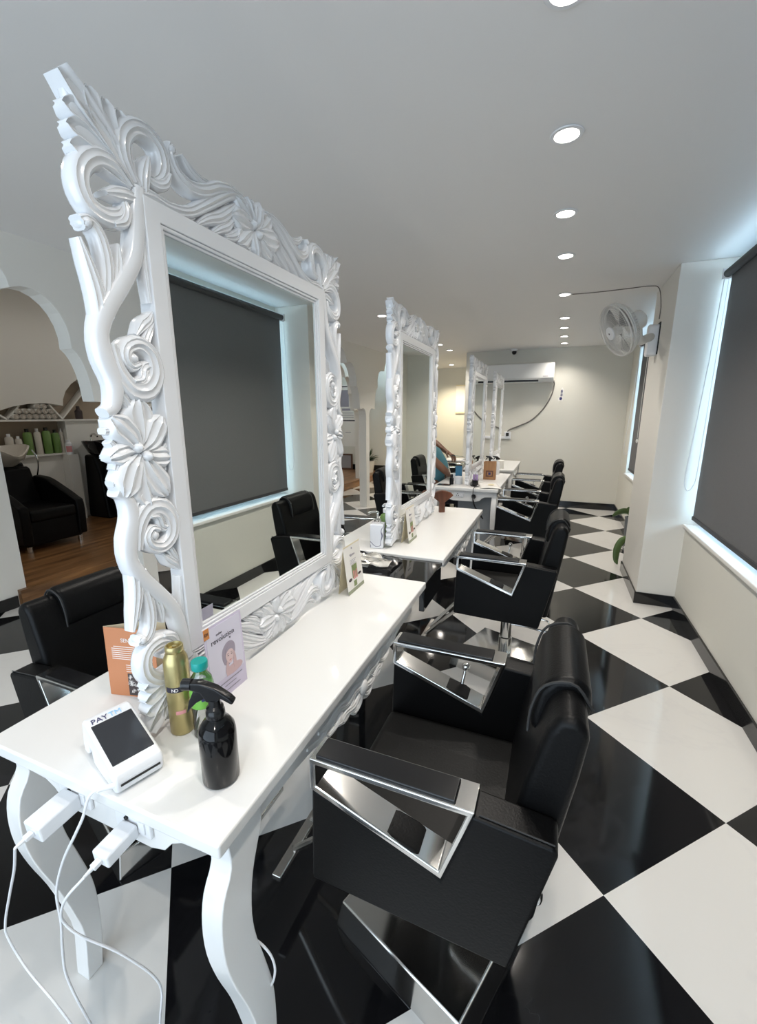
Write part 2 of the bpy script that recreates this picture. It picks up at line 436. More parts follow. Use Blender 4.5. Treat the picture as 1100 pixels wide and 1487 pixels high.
# arcade partition: scalloped arches on slim columns
def arch_half(h=.885):
    def arc(c, r, a0, a1, n=8):
        return [(c[0] + r[0] * cos(radians(a0 + (a1 - a0) * i / n)), c[1] + r[1] * sin(radians(a0 + (a1 - a0) * i / n))) for i in range(n + 1)]
    L = [(0.0, 1.38), (0.0, 1.41)] + arc((.10, 1.41), (.095, .10), 165, 60, 5) + [(.20, 1.50)]
    L += arc((.325, 1.50), (.122, .325), 175, 97)
    L += arc((.50, 1.845), (.205, .268), 187, 68)
    L += arc((h, 2.09), (h - .58, .225), 178, 90)
    return L
def strip_wall(mb, bot, ztop, x0, x1, mt=None):
    """wall slab between a scalloped lower edge and a straight top, in vertical strips"""
    c = [bot[0]]
    for y, z in bot[1:]: c.append((max(y, c[-1][0] + 2e-4), z))
    n = len(c); vs = []
    for y, z in c: vs += [(x0, y, z), (x1, y, z), (x0, y, ztop), (x1, y, ztop)]
    fs = [(0, 1, 3, 2), (4 * n - 4, 4 * n - 2, 4 * n - 1, 4 * n - 3)]
    for k in range(n - 1):
        p, q = 4 * k, 4 * k + 4
        fs += [(p, q, q + 1, p + 1), (p + 2, p + 3, q + 3, q + 2), (p + 1, q + 1, q + 3, p + 3), (p, p + 2, q + 2, q)]
    mb.add(vs, fs, mt)
def arcade(name, p0, ang, cols, wdt, th, ztop, z0, mname, y_end=None):
    """cols: start positions (along the wall) of columns of width wdt"""
    mb = MB()
    mt = Matrix.Translation((p0[0], p0[1], 0)) @ Matrix.Rotation(ang, 4, 'Z')
    for c in cols: mb.box((-th, c, z0), (0, c + wdt, 1.38), mt)
    for a, b in zip(cols[:-1], cols[1:]):
        s0, s1 = a + wdt, b; h = (s1 - s0) / 2
        H = arch_half(h)
        left = [(s0 + x, z) for x, z in H]; rgt = [(s1 - x, z) for x, z in H][::-1]
        bot = left + rgt[1:]
        bot = [(a + wdt / 2, 1.38)] + bot + [(b + wdt / 2, 1.38)]
        strip_wall(mb, bot, ztop, -th, 0, mt)
    return struct(name, mb, mname, smooth=False)
ang1 = -math.atan(.038)
arcade('wall_arcade', (-2.82, 1.6), ang1, [-3.27, -1.335, .60, 2.535, 4.47, 6.405], .11, .12, CW, 0, 'wall_white')
arcade('wall_inner_arcade', (-3.68, 0), 0, [4.10, 6.08, 8.06], .11, .09, CW, .13, 'wall_white')
struct('wall_wash_side', MB().box((-3.80, YF, 0), (-3.66, 1.86, CW)), 'wall_white', smooth=False)
struct('baseboard_wash_side', MB().box((-3.66, YF, 0), (-3.648, 1.79, .09)), 'black_skirt', smooth=False)
struct('floor_wood_platform', MB().box((XL, 1.80, 0), (-3.62, YA - .012, .13)), 'wood_floor', smooth=False)
# wash area back wall with a scalloped niche and a bottle recess
wl = MB()
n0, n1, nz = 2.2, 5.3, 1.365
wl.box((-5.75, YF, 0), (XL, YA, .955))
wl.box((-5.75, YF, .955), (XL, 2.25, 1.345)).box((-5.75, 3.575, .955), (XL, YA, 1.345))
half = [(2.74, 1.365), (2.78, 1.41), (2.9, 1.46), (3.05, 1.51), (3.2, 1.54), (3.38, 1.553), (3.52, 1.54), (3.585, 1.525), (3.595, 1.6), (3.64, 1.70), (3.72, 1.79), (3.82, 1.86), (3.92, 1.89), (4.0, 1.90)]
oth = [(8.0 - y, z) for y, z in half][::-1][1:]
strip_wall(wl, [(YF, 1.345), (2.74, 1.345)] + half + oth + [(5.26, 1.345), (YA, 1.345)], CW, -5.75, XL)
struct('wall_left', wl, 'wall_white', smooth=False)
struct('wall_niche_back', MB().box((-5.9, YF, 0), (-5.75, YA, CW)), 'niche', smooth=False)
struct('trim_niche_shelf', MB().box((-5.75, 2.25, 1.345), (-5.57, 5.26, 1.365)).box((-5.75, 2.25, .945), (-5.56, 3.575, .962)), 'wall_white', smooth=False)
dv = MB()
def bar(y0, z0, y1, z1, wd=.016):
    d = Vector((0, y1 - y0, z1 - z0)); L = d.length
    mt = T(-5.67, y0, z0) @ Matrix.Rotation(math.atan2(z1 - z0, y1 - y0), 4, 'X')
    dv.box((-.07, 0, -wd / 2), (.05, L, wd / 2), mt)
bar(2.86, 1.46, 2.98, 1.37); bar(2.98, 1.37, 3.12, 1.52); bar(3.44, 1.54, 3.57, 1.37); bar(3.57, 1.37, 3.95, 1.78); bar(3.95, 1.78, 4.05, 1.68)
bar(3.95, 1.78, 3.85, 1.87)
struct('trim_niche_dividers', dv, 'wall_white', smooth=False)

# ------------------------------------------------------------------ carved mirrors
MW, MH = 0.92, 1.165
def build_mirror(label, y0, z0, group):
    t = thing('carved_mirror', (-.74, y0, z0), label, 'mirror', group=group)
    def Fq(fy, fz):
        def F(a, b, h): return (h, a if not fy else MW - a, (MH - b) if not fz else b)
        return F
    fan = [([(.126, .120), (.078, .072), (.036, .034), (.009, .008)], [.008, .014, .0165, .0115]),
           ([(.120, .116), (.084, .083), (.046, .058), (.007, .0515)], [.004, .0095, .0140, .0135]),
           ([(.117, .120), (.080, .098), (.046, .083), (.009, .0780)], [.004, .0090, .0135, .0132]),
           ([(.115, .124), (.080, .113), (.050, .106), (.011, .1045)], [.004, .0090, .0130, .0132])]
    scroll = [([(.112, .122), (.082, .104), (.05, .106), (.024, .130), (.018, .160), (.030, .184), (.056, .190), (.080, .180), (.090, .164)],
               [.009, .016, .0175, .0170, .0165, .0165, .0165, .014, .006]),
              ([(.124, .140), (.100, .141), (.077, .147), (.058, .154)], [.010, .0135, .012, .004]),
              ([(.094, .146), (.096, .168), (.086, .188), (.066, .199)], [.006, .011, .011, .005])]
    sside = [([(.128, .118), (.120, .155), (.114, .195), (.100, .245), (.066, .295), (.034, .340), (.018, .380), (.021, .420), (.034, .462), (.026, .50), (.008, .512)],
              [.013, .016, .016, .016, .017, .017, .015, .017, .016, .012, .009]),
             ([(.034, .395), (.042, .440), (.066, .470), (.098, .468), (.118, .440), (.114, .405), (.090, .388), (.064, .396), (.056, .416), (.068, .430), (.084, .424)],
              [.013, .018, .021, .022, .021, .018, .016, .014, .012, .010, .007]),
             ([(.122, .448), (.106, .428), (.092, .432), (.084, .450), (.066, .455)], [.006, .012, .012, .010, .004]),
             ([(.010, .214), (.026, .209), (.041, .226), (.047, .262), (.042, .305), (.030, .355)], [.011, .012, .012, .013, .0125, .009]),
             ([(.003, .238), (.013, .272), (.022, .310), (.024, .345), (.020, .38)], [.004, .011, .014, .014, .010]),
             ([(.072, .226), (.071, .262), (.060, .302), (.040, .350)], [.003, .011, .0135, .009]),
             ([(.128, .325), (.118, .340), (.104, .352), (.088, .372)], [.003, .011, .012, .004]),
             ([(.128, .345), (.116, .362), (.106, .38), (.10, .395)], [.004, .010, .011, .005]),
             ([(.125, .205), (.124, .25), (.127, .31)], [.006, .007, .005]),
             ([(.040, .478), (.055, .500), (.066, .52)], [.012, .010, .006])]
    stop_ = [([(.118, .128), (.155, .122), (.195, .124), (.245, .112), (.295, .080), (.340, .048), (.380, .024), (.412, .020), (.428, .034)],
              [.012, .014, .013, .012, .014, .016, .015, .012, .006]),
             ([(.215, .010), (.209, .028), (.222, .052), (.255, .064), (.295, .054), (.335, .032), (.378, .018), (.41, .016)], [.010, .012, .014, .016, .016, .015, .012, .007]),
             ([(.238, .014), (.258, .030), (.288, .038), (.32, .032)], [.004, .010, .011, .006]),
             ([(.268, .126), (.300, .106), (.335, .090), (.368, .066), (.392, .044)], [.005, .012, .015, .014, .007]),
             ([(.312, .127), (.335, .112), (.362, .096), (.388, .072)], [.005, .011, .013, .006]),
             ([(.20, .128), (.24, .129), (.29, .127)], [.005, .006, .004]),
             ([(.352, .122), (.378, .113), (.402, .096), (.42, .076)], [.006, .013, .013, .007])]
    carv = {'top_carving': MB(), 'bottom_carving': MB(), 'near_side_carving': MB(), 'far_side_carving': MB()}
    for fz in (0, 1):
        for fy in (0, 1):
            F = Fq(fy, fz)
            mt_ = carv['bottom_carving' if fz else 'top_carving']
            ms_ = carv['far_side_carving' if fy else 'near_side_carving']
            ms_.ribbon([(.120, .120), (.085, .085), (.055, .055), (.018, .018)], [.012, .036, .042, .010], F=F, T=.0135, n=10)
            for i, (p, hw) in enumerate(fan):
                ms_.ribbon(p, hw, F=F, cup=.0085, n=18, T=.0235 - .0008 * i, round_end=i > 0)
                if i: mt_.ribbon([(b, a) for a, b in p], hw, F=F, cup=.0085, n=18, T=.0235 - .0008 * i, round_end=i > 0)
            for i, (p, hw) in enumerate(scroll):
                k = dict(F=F, flute=.0035 if i == 0 else .003, n=26 if i == 0 else 12, lift=(0, .004, .006)[i], T=.021)
                ms_.ribbon(p, hw, **k); mt_.ribbon([(b, a) for a, b in p], hw, **k)
            for i, (p, hw) in enumerate(sside):
                ms_.ribbon(p, hw, F=F, flute=(.0, .0040, .004, .003, .004, .004)[min(i, 5)], n=30 if i < 2 else 14, lift=(0, .006, .009, 0, 0, 0, 0, 0, 0, 0)[i], T=.021)
            for i, (p, hw) in enumerate(stop_):
                mt_.ribbon(p, hw, F=F, flute=.004, n=26 if i < 2 else 14, T=.021, lift=.003 if i == 1 else 0)
            for c, r in (((.019, .212), .011),):
                ms_.sphere(F(c[0], c[1], 0), r, 10, 7, (1.9, 1, 1)); mt_.sphere(F(c[1], c[0], 0), r, 10, 7, (1.9, 1, 1))
            ms_.sphere(F(.072, .415, 0), .013, 10, 7, (1.8, 1, 1))
    # flowers at the middle of each side
    def flower(mb, F, c, tips, r):
        for k, tp in enumerate(tips):
            d = Vector((tp[0] - c[0], tp[1] - c[1])); L = d.length; nn = Vector((-d.y, d.x)).normalized()
            q = lambda s, o: (c[0] + d.x * s + nn.x * o, c[1] + d.y * s + nn.y * o)
            mb.ribbon([q(.05, 0), q(.4, .004), q(.75, 0), q(1, -.003)], [.008, .30 * L, .33 * L, .10 * L], F=F, flute=.0062, n=14, T=.019 + .003 * (k % 2), lift=.003)
            for o in (-1, 1): mb.ribbon([q(.45, 0), q(.7, o * .012), q(.86, o * .026)], [.008, .010, .006], F=F, n=8, T=.0175, flute=.003)
        mb.sphere(F(c[0] - .008, c[1] - .010, 0), .013, 12, 8, (2.1, 1, 1)); mb.sphere(F(c[0] + .010, c[1] + .008, 0), .013, 12, 8, (2.2, 1, 1))
    for fy, nm in ((0, 'near_side_carving'), (1, 'far_side_carving')):
        flower(carv[nm], Fq(fy, 0), (.067, .585), [(.074, .484), (.122, .520), (.135, .602), (.110, .676), (.068, .694), (.018, .662), (.002, .588), (.016, .518)], .1)
    for fz, nm in ((0, 'top_carving'), (1, 'bottom_carving')):
        flower(carv[nm], Fq(0, fz), (.46, .072), [(.436, .008), (.482, .006), (.528, .022), (.556, .072), (.53, .118), (.46, .130), (.39, .118), (.375, .066), (.395, .022)], .1)
    for nm, mb in carv.items(): mb.build(nm, 'lacquer', t, ang=50)
    def rect(d): return [(d, d), (MW - d, d), (MW - d, MH - d), (d, MH - d)]
    fr = MB().ring_prism(rect(.128), rect(.163), -.019, .019, 'x').ring_prism(rect(.163), rect(.170), -.016, .016, 'x').ring_prism(rect(.170), rect(.176), -.012, .012, 'x')
    fr.build('inner_frame', 'lacquer', t, bevel=.002)
    MB().box((-.008, .168, .168), (.008, MW - .168, MH - .168)).build('mirror_glass', 'mirror', t, smooth=False)
    return t
TZ = .75
MG = 'carved white mirrors down the middle of the tables'
mir = build_mirror('large carved white mirror nearest the camera, reflecting the grey blind', .53, TZ + .011, MG)
for y, lb in ((1.955, 'carved white mirror on the second table, behind the marbled dispenser'),
              (4.03, 'carved white mirror on the third table, behind the blue box and small black bottle'),
              (5.62, 'farthest carved white mirror, in front of the air conditioner')):
    c = copy_tree(mir); c.location = (-.74, y, TZ + .011); c['label'] = lb
    if y < 2: c.scale.y = .94

# ------------------------------------------------------------------ tables
TX0, TX1 = -1.05, -.437
def build_table(y0, L, label, group):
    xc = (TX0 + TX1) / 2; W = TX1 - TX0
    t = thing('salon_table', (xc, y0, 0), label, 'table', group=group)
    h = W / 2
    MB().box((-h, 0, .722), (h, L, .75)).build('table_top', 'table', t, bevel=.005, seg=3)
    leg = [(.030, .722), (.034, .66), (.010, .615), (0.0, .56), (.002, .49), (.018, .41), (.043, .32), (.064, .22), (.076, .14), (.070, .05), (.066, 0)]
    bk = [(.105, 0), (.117, .10), (.121, .19), (.117, .27), (.100, .36), (.079, .46), (.076, .53), (.088, .60), (.118, .674), (.118, .722)]
    P = catmull([(a, b, 0) for a, b in leg], 30); Q = catmull([(a, b, 0) for a, b in bk], 30)
    poly = [(p.x, p.y) for p in P] + [(q.x, q.y) for q in Q]
    for xs in (-h + .012, h - .057):
        MB().prism(poly, xs, xs + .045, 'x').build('leg', 'table', t, bevel=.003)
        MB().prism([(L - a, b) for a, b in poly][::-1], xs, xs + .045, 'x').build('leg', 'table', t, bevel=.003)
    # end aprons with a scalloped lower edge
    e = [(-h + .055, .722), (-h + .055, .672), (-h + .12, .668), (-h + .145, .655), (-h + .165, .632), (-h + .20, .622), (h - .20, .622), (h - .165, .632), (h - .145, .655), (h - .12, .668), (h - .055, .672), (h - .055, .722)]
    for y in (.032, L - .054):
        MB().prism(e[::-1], y, y + .022, 'y').build('end_apron', 'table', t, bevel=.002)
    # long aprons carrying a carved acanthus spray
    for s in (-1, 1):
        a = MB()
        lo = [(.118, .672), (.25, .668), (.34, .655), (.42, .640), (L / 2, .622), (L - .42, .640), (L - .34, .655), (L - .25, .668), (L - .118, .672)]
        x = s * (h - .030)
        a.prism([(.118, .722)] + lo + [(L - .118, .722)], x - .009, x + .009, 'x')
        a.build('side_apron', 'table', t, bevel=.002)
        cv = MB(); c = L / 2
        for k in (-1, 1):
            F = lambda u, v, hh, k=k: (x + s * (.006 + hh), c + k * u, .69 - v)
            for p, hw in (([(.0, .035), (.05, .022), (.10, .028), (.15, .012), (.20, .020), (.25, .006)], [.014, .015, .012, .012, .009, .004]),
                          ([(.02, .055), (.06, .066), (.11, .052), (.14, .058), (.175, .040)], [.010, .014, .012, .009, .004]),
                          ([(.055, .035), (.085, .060), (.12, .066), (.135, .052), (.12, .044)], [.006, .010, .010, .008, .004]),
                          ([(.13, .03), (.16, .048), (.20, .046), (.215, .034)], [.006, .010, .009, .004]),
                          ([(.20, .018), (.235, .030), (.27, .022), (.30, .010)], [.005, .008, .007, .003]),
                          ([(.0, .06), (.02, .082), (.05, .088), (.07, .078)], [.010, .012, .010, .004])):
                cv.ribbon(p, hw, T=.012, F=F, flute=.003, n=16, both=False)
        cv.sphere((x + s * .014, c, .648), .020, 12, 8, (.6, 1, 1.2))
        cv.build('apron_carving', 'table', t, ang=50)
    return t
TG = 'white salon tables in a row'
T1 = build_table(.41, 1.185, 'white carved salon table in the foreground holding the card terminal', TG)
def drop_leg(tbl, far):
    for c in list(tbl.children):
        if c.name.split('.')[0] == 'leg':
            xs = [v.co.x for v in c.data.vertices]; ys = [v.co.y for v in c.data.vertices]
            if min(xs) > 0 and (min(ys) > .5) == far: bpy.data.objects.remove(c)
for y, lb in ((1.888, 'second white salon table, with the marbled soap dispenser'), (3.95, 'third white salon table, with a three-pin socket in its near end'), (5.48, 'last white salon table, beyond the wooden box')):
    c = copy_tree(T1); c.location.y = y; c['label'] = lb
drop_leg(T1, True)
drop_leg([o for o in bpy.data.objects if o.get('label', '').startswith('second white salon')][0], False)
def socket(par, x, y, z):
    p = MB().box((x - .045, y - .008, z - .022), (x + .045, y, z + .022)).build('socket_plate', 'white_plastic', par, bevel=.003)
    d = MB()
    for dx, dz in ((-.012, .008), (-.021, -.008), (-.003, -.008)): d.lathe([(.0042, 0), (.0042, .004)], 10, T(x + dx, y - .0075, z + dz) @ Matrix.Rotation(pi / 2, 4, 'X'))
    d.build('pin_hole', 'black_plastic', p)
    MB().box((x + .018, y - .011, z - .012), (x + .034, y - .007, z + .012)).build('rocker_switch', 'white_plastic', p, bevel=.001)
# black bridging shelf between the first two tables
t = thing('bridge_shelf', ((TX0 + TX1) / 2, 1.5995, 0), 'black gloss shelf bridging the first and second white tables', 'shelf')
hb = (TX1 - TX0) / 2
MB().box((-hb + .004, 0, .722), (hb - .004, .284, .738)).build('shelf_top', 'black_gloss', t, bevel=.002)
MB().box((hb - .03, 0, .615), (hb - .008, .284, .722)).build('fascia', 'black_gloss', t, bevel=.002)
MB().box((-hb + .008, 0, .615), (-hb + .03, .284, .722)).build('fascia', 'black_gloss', t, bevel=.002)
for x in (-hb + .03, -.06): MB().box((x, .12, 0), (x + .02, .15, .722)).build('leg', 'black_plastic', t)

# ------------------------------------------------------------------ styling chairs
def build_chair(label, group):
    t = thing('styling_chair', (0, 0, 0), label, 'chair', group=group)
    dz = 0
    # seat
    MB().box((-.245, -.213, .425), (.15, .213, .505)).build('seat', 'leather_seat', t, bevel=.022, seg=4)
    pp = MB(); pp.tube([(-.238, -.205, .492), (-.238, .205, .492)], .0045, 8).build('seat_piping', 'leather', t)
    MB().box((-.20, -.19, .395), (.15, .19, .428)).build('seat_base', 'black_plastic', t, bevel=.006)
    for s in (-1, 1):
        a, b = (.214, .280) if s > 0 else (-.280, -.214)
        # upholstered side with the arm's rear end
        poly = [(-.237, .660), (-.02, .601), (.036, .560), (.062, .640), (.088, .724), (.225, .712), (.232, .700), (.168, .412), (-.245, .425)]
        sp = MB().prism(poly, a, b, 'y').build('side_panel', 'leather', t, bevel=.012, seg=3)
        MB().tube([(.10, b - .007 * s if s > 0 else a + .007, .7255), (.225, b - .007 if s > 0 else a + .007, .714)], .0016, 6).build('stitching', 'rubber', sp)
        # chrome triangle
        o = [(-.240, .734), (.094, .734), (.038, .560), (-.240, .660)]
        i = [(-.226, .721), (.078, .721), (.033, .577), (-.226, .671)]
        fr = MB().ring_prism(o, i, a - .001, b + .001, 'y').build('arm_frame', 'chrome', t, bevel=.003, seg=3)
        MB().box((-.228, a + .006, .733), (.058, b - .006, .740)).build('arm_pad', 'black_plastic', t, bevel=.003)
    # pump lever with a ball end, outside the far arm
    lv = MB().tube([(-.04, .262, .560), (-.035, .275, .60), (-.028, .29, .645)], [.006, .005], 10, n=8)
    lv.build('lever', 'chrome', t); MB().sphere((-.027, .292, .653), .013, 14, 9).build('lever_ball', 'chrome', t)
    # back: gently curved slab
    mb = MB(); prof = [(.120, .445), (.140, .60), (.168, .76), (.196, .875), (.214, .907), (.248, .912), (.268, .885), (.258, .80), (.230, .62), (.205, .44)]
    mb.prism(prof, -.213, .213, 'y')
    bk = mb.build('backrest', 'leather', t, bevel=.020, seg=4)
    hr = MB().prism([(.172, .800), (.168, .84), (.180, .895), (.205, .925), (.245, .932), (.272, .91), (.276, .87), (.262, .83), (.225, .80)], -.122, .122, 'y')
    hr.build('headrest_roll', 'leather', t, bevel=.016, seg=4)
    for s in (-1, 1): MB().tube([(.166, s * .126, .805), (.170, s * .126, .86), (.19, s * .126, .91), (.24, s * .126, .925), (.275, s * .126, .88)], .003, 6, n=14).build('headrest_seam', 'rubber', t)
    # hydraulic column and base
    MB().lathe([(.036, .095), (.036, .20), (.030, .205), (.030, .40)], 24).build('hydraulic_column', 'chrome', t)
    r = radians(-20); c = Vector((-.035, .03))
    def sq(k, z): return [(c.x + k * (cos(r) * x - sin(r) * y), c.y + k * (sin(r) * x + cos(r) * y), z) for x, y in ((-1, -1), (1, -1), (1, 1), (-1, 1))]
    bs = MB().add(sq(.205, .0) + sq(.202, .012) + sq(.190, .085) + sq(.06, .100),
                  [(3, 2, 1, 0)] + [(i + 4 * k, (i + 1) % 4 + 4 * k, (i + 1) % 4 + 4 * k + 4, i + 4 * k + 4) for k in range(3) for i in range(4)] + [(12, 13, 14, 15)])
    bs.build('base_plate', 'chrome', t, bevel=.006, seg=3)
    # footrest
    fr = MB(); fr.box((-.468, -.14, .138), (-.440, .14, .156)); fr.build('footrest_bar', 'steel', t, bevel=.003)
    for s in (-1, 1):
        MB().tube([(-.452, s * .05, .150), (-.26, s * .10, .36), (-.16, s * .10, .405)], .010, 8, n=12).build('footrest_arm', 'steel', t)
    MB().tube([(.17, -.05, .36), (.215, -.05, .35), (.222, -.05, .30), (.18, -.05, .295), (.10, -.02, .29), (0, 0, .28)], .0055, 8, n=20).build('pump_pedal', 'chrome', t)
    return t
CG = 'black leather styling chairs along the tables'
ch = build_chair('black leather styling chair in the right foreground, at the nearest table', CG)
ch.location = (-.17, .915, 0)
def move_column(c, drop):
    """the seat rides on the column: lower everything except base and column"""
    for k in c.children:
        n = k.name.split('.')[0]
        if n not in ('base_plate',): k.location.z -= drop
for x, y, rz, dz, lb in ((-.17, 2.33, 0, .01, 'second black styling chair on the right, beside the black bridging shelf'),
                         (-.17, 3.90, 0, 0, 'third black styling chair on the right, beside the table end with the socket'),
                         (-.16, 5.10, 0, 0, 'farthest black styling chair on the right, towards the back wall'),
                         (-1.295, .965, pi, .085, 'black styling chair at left foreground, across the table behind the terracotta card'),
                         (-1.34, 2.58, pi + .15, .06, 'black styling chair on the far side of the second table, left of the marbled dispenser'),
                         (-1.34, 4.00, pi + .08, .03, 'black styling chair behind the second mirror, seen beyond the green pump bottle'),
                         (-1.34, 5.95, pi, 0, 'black styling chair on the far side of the last table, behind the third mirror')):
    c = copy_tree(ch); c.location = (x, y, 0); c.rotation_euler.z = rz; c['label'] = lb
    move_column(c, dz)

# ------------------------------------------------------------------ things on the first table
# black trigger spray bottle
t = thing('spray_bottle', (-.528, .520, TZ), 'glossy black trigger spray bottle on the near white table', 'spray bottle', rz=radians(200))
MB().lathe([(.0, 0), (.030, .0), (.033, .004), (.033, .098), (.031, .110), (.024, .121), (.015, .127), (.0125, .130), (.0125, .134)], 36).build('bottle', 'black_bottle', t)
col_ = MB().lathe([(.0165, .131), (.0170, .133), (.0165, .143), (.015, .146), (.015, .150), (.011, .154), (.010, .166)], 28)
col_.build('collar', 'black_plastic', t)
hd = MB()
hd.prism([(-.034, .158), (-.038, .163), (-.030, .172), (-.006, .190), (.020, .200), (.040, .200), (.042, .191), (.040, .186), (.022, .180), (.012, .162), (-.008, .162), (-.014, .170)], -.0085, .0085, 'y')
hd.build('trigger_head', 'black_plastic', t, bevel=.003)
MB().prism([(.014, .184), (.034, .184), (.044, .162), (.050, .138), (.042, .148), (.030, .160), (.016, .168)], -.007, .007, 'y').build('trigger', 'black_plastic', t, bevel=.002)
MB().lathe([(.0105, 0), (.0105, .016), (.008, .018)], 16, T(.038, 0, .193) @ Matrix.Rotation(pi / 2, 4, 'Y')).build('nozzle', 'black_plastic', t)
# gold can without its cap
t = thing('spray_can', (-.694, .590, TZ), 'gold aluminium hair spray can standing against the carved mirror foot', 'spray can')
MB().lathe([(0, 0), (.022, 0), (.0245, .003), (.0245, .160), (.023, .172), (.0185, .182), (.0165, .186)], 32).build('can', 'gold', t)
MB().lathe([(.0165, .185), (.0178, .187), (.0178, .197), (.0165, .199), (.014, .199), (.012, .192), (.004, .191), (.004, .197), (0, .197)], 28).build('neck_ring', 'gold', t)
def wrap(r, a0, a1, z0, z1, n=12): return MB().quadgrid([[(r * cos(a0 + (a1 - a0) * k / n), r * sin(a0 + (a1 - a0) * k / n), z) for k in range(n + 1)] for z in (z0, z1)])
wrap(.0248, radians(-105), radians(-10), .103, .115).build('black_band', 'ink', t)
def wraptext(name, s, size, r, ang, z, m, par):
    for k, chh in enumerate(s):
        a = ang + k * size * .62 / r
        mt = Matrix.Translation((r * cos(a), r * sin(a), z)) @ Matrix.Rotation(a + pi / 2, 4, 'Z')
        if chh != ' ': text(name, chh, size, m, par, mt, .0001, 'CENTER')
wraptext('lettering', 'NO', .010, .0251, radians(-66), .1055, 'ink_white', t)
wrap(.0248, radians(-65), radians(-20), .052, .060).build('red_print', 'pink', t)
# small water bottle
t = thing('water_bottle', (-.640, .600, TZ), 'small clear water bottle with a teal cap and green label', 'bottle')
MB().lathe([(0, .001), (.022, 0), (.024, .004), (.0225, .02), (.024, .035), (.0225, .05), (.024, .065), (.024, .118), (.021, .132), (.0125, .145), (.0125, .152)], 28).build('bottle', 'clear', t)
MB().lathe([(0, .152), (.0155, .152), (.0165, .154), (.0165, .168), (.0155, .170), (0, .170)], 28).build('cap', 'teal', t)
MB().lathe([(.0243, .072), (.0245, .073), (.0245, .112), (.0243, .113)], 28).build('label', 'green_label', t)
wrap(.0248, radians(-50), radians(-15), .09, .105).build('blue_print', 'ink_navy', t)
# folded terracotta brochure
t = thing('folded_brochure', (-.900, .600, TZ), 'terracotta folded card lettered SENSI ACE, standing left of the mirror foot', 'card')
ux = Vector((.135, .03, 0)).normalized()
W_, H_ = .132, .175
mt = basis((-.05, .015, 0), ux, (-.012, .03, .99))
def sheet(u0, v0, u1, v1, d): return MB().box((u0, d, v0), (u1, d + .0006, v1))
pa = sheet(0, 0, W_, H_, 0).build('front_panel', 'orange', t, smooth=False); pa.matrix_local = mt
mt2 = basis((-.05, .018, 0), Vector((.10, .085, 0)), (-.012, .03, .99))
pb = sheet(0, .0, W_, H_, 0).build('back_panel', 'cream', t, smooth=False); pb.matrix_local = mt2
text('lettering', 'SENSI ACE', .0135, 'ink_white', t, mt @ T(.043, -.0006, .140), .0002)
ln = MB()
for k in range(7): ln.box((.016 + .006 * (k == 0), -.0004, .127 - k * .0052), (W_ - .010 - .01 * (k % 3), -.0001, .1285 - k * .0052))
for k in range(4): ln.box((.05, -.0004, .081 - k * .0055), (W_ - .012, -.0001, .0822 - k * .0055))
l = ln.build('text_lines', 'ink_white', t, smooth=False); l.matrix_local = mt
d = sheet(.052, .004, W_, .060, -.0006).build('photo_print', 'print_dark', t, smooth=False); d.matrix_local = mt
lf = MB()
for k in range(26):
    u = .054 + random.random() * .072; v = .008 + random.random() * .048; a = random.random() * pi; r = .006
    if .075 < u < .115 and .02 < v < .05: u = .058 if k % 2 else .122
    for q in (-.5, 0, .5): lf.prism([(u, v), (u + r * cos(a + q) - .0008 * sin(a + q), v + r * sin(a + q)), (u + 1.4 * r * cos(a + q), v + 1.4 * r * sin(a + q)), (u + r * cos(a + q) + .0011 * sin(a + q), v + r * sin(a + q) - .001)], -.0009, -.0006, 'y')
l = lf.build('leaf_print', 'ink_white', t, smooth=False); l.matrix_local = mt
# lilac advertising card
t = thing('advertising_card', (-.690, .740, TZ), 'lilac advertising card with a portrait, leaning on the near mirror', 'card')
cw, chh_ = .124, .193
mt = basis((.008, -.076, .0005), (.0, 1, 0), (-.036, .004, .99))
c0 = sheet(0, 0, cw, chh_, 0).build('card_sheet', 'lilac', t, smooth=False); c0.matrix_local = mt
for nm, m, r in (('pale_print', 'lilac2', (.006, .050, .118, .187)), ('orange_corner', 'print_orange', (-.0005, .168, .016, .1935))):
    d = sheet(*r, -.0007 if m == 'lilac2' else -.0012).build(nm, m, t, smooth=False); d.matrix_local = mt
text('lettering', 'revolution', .0185, 'ink', t, mt @ T(.018, -.0010, .146), .0002)
text('lettering', 'color', .009, 'ink', t, mt @ T(.036, -.0010, .163), .0002)
text('lettering', 'by', .006, 'ink', t, mt @ T(.076, -.0010, .139), .0002)
text('lettering', 'EX', .010, 'ink', t, mt @ T(.0015, -.0015, .177), .0002)
def ell(cu, cv, a, b, d, rot=0, n=22): return [(cu + a * cos(2 * pi * k / n) * cos(rot) - b * sin(2 * pi * k / n) * sin(rot), cv + a * cos(2 * pi * k / n) * sin(rot) + b * sin(2 * pi * k / n) * cos(rot)) for k in range(n)]
def flatpart(nm, m, shapes, d0):
    q = MB()
    for sh in shapes: q.prism(sh, d0 - .0002, d0, 'y')
    o = q.build(nm, m, t, smooth=False); o.matrix_local = mt; return o
px, pz = .072, .094
def sh(L): return [(px + a * .001, pz + b * .001) for a, b in L]
def blob(L, n=40):
    P = catmull([(a, b, 0) for a, b in L] + [(L[0][0], L[0][1], 0)], n); return sh([(p.x, p.y) for p in P[:-1]])
flatpart('portrait_hair', 'print_hair', [blob([(-20, -14), (-25, 4), (-22, 24), (-8, 37), (8, 37), (19, 26), (20, 8), (15, -4), (8, -14), (-8, -20)])], -.0008)
flatpart('portrait_shoulder', 'print_skin', [blob([(-16, -46), (-14, -34), (-6, -26), (4, -24), (20, -24), (33, -28), (40, -36), (34, -44), (10, -48)])], -.0010)
flatpart('portrait_face', 'print_face', [blob([(-12, -6), (-14, 6), (-9, 17), (2, 20), (11, 14), (13, 2), (9, -10), (2, -18), (-6, -15)])], -.0012)
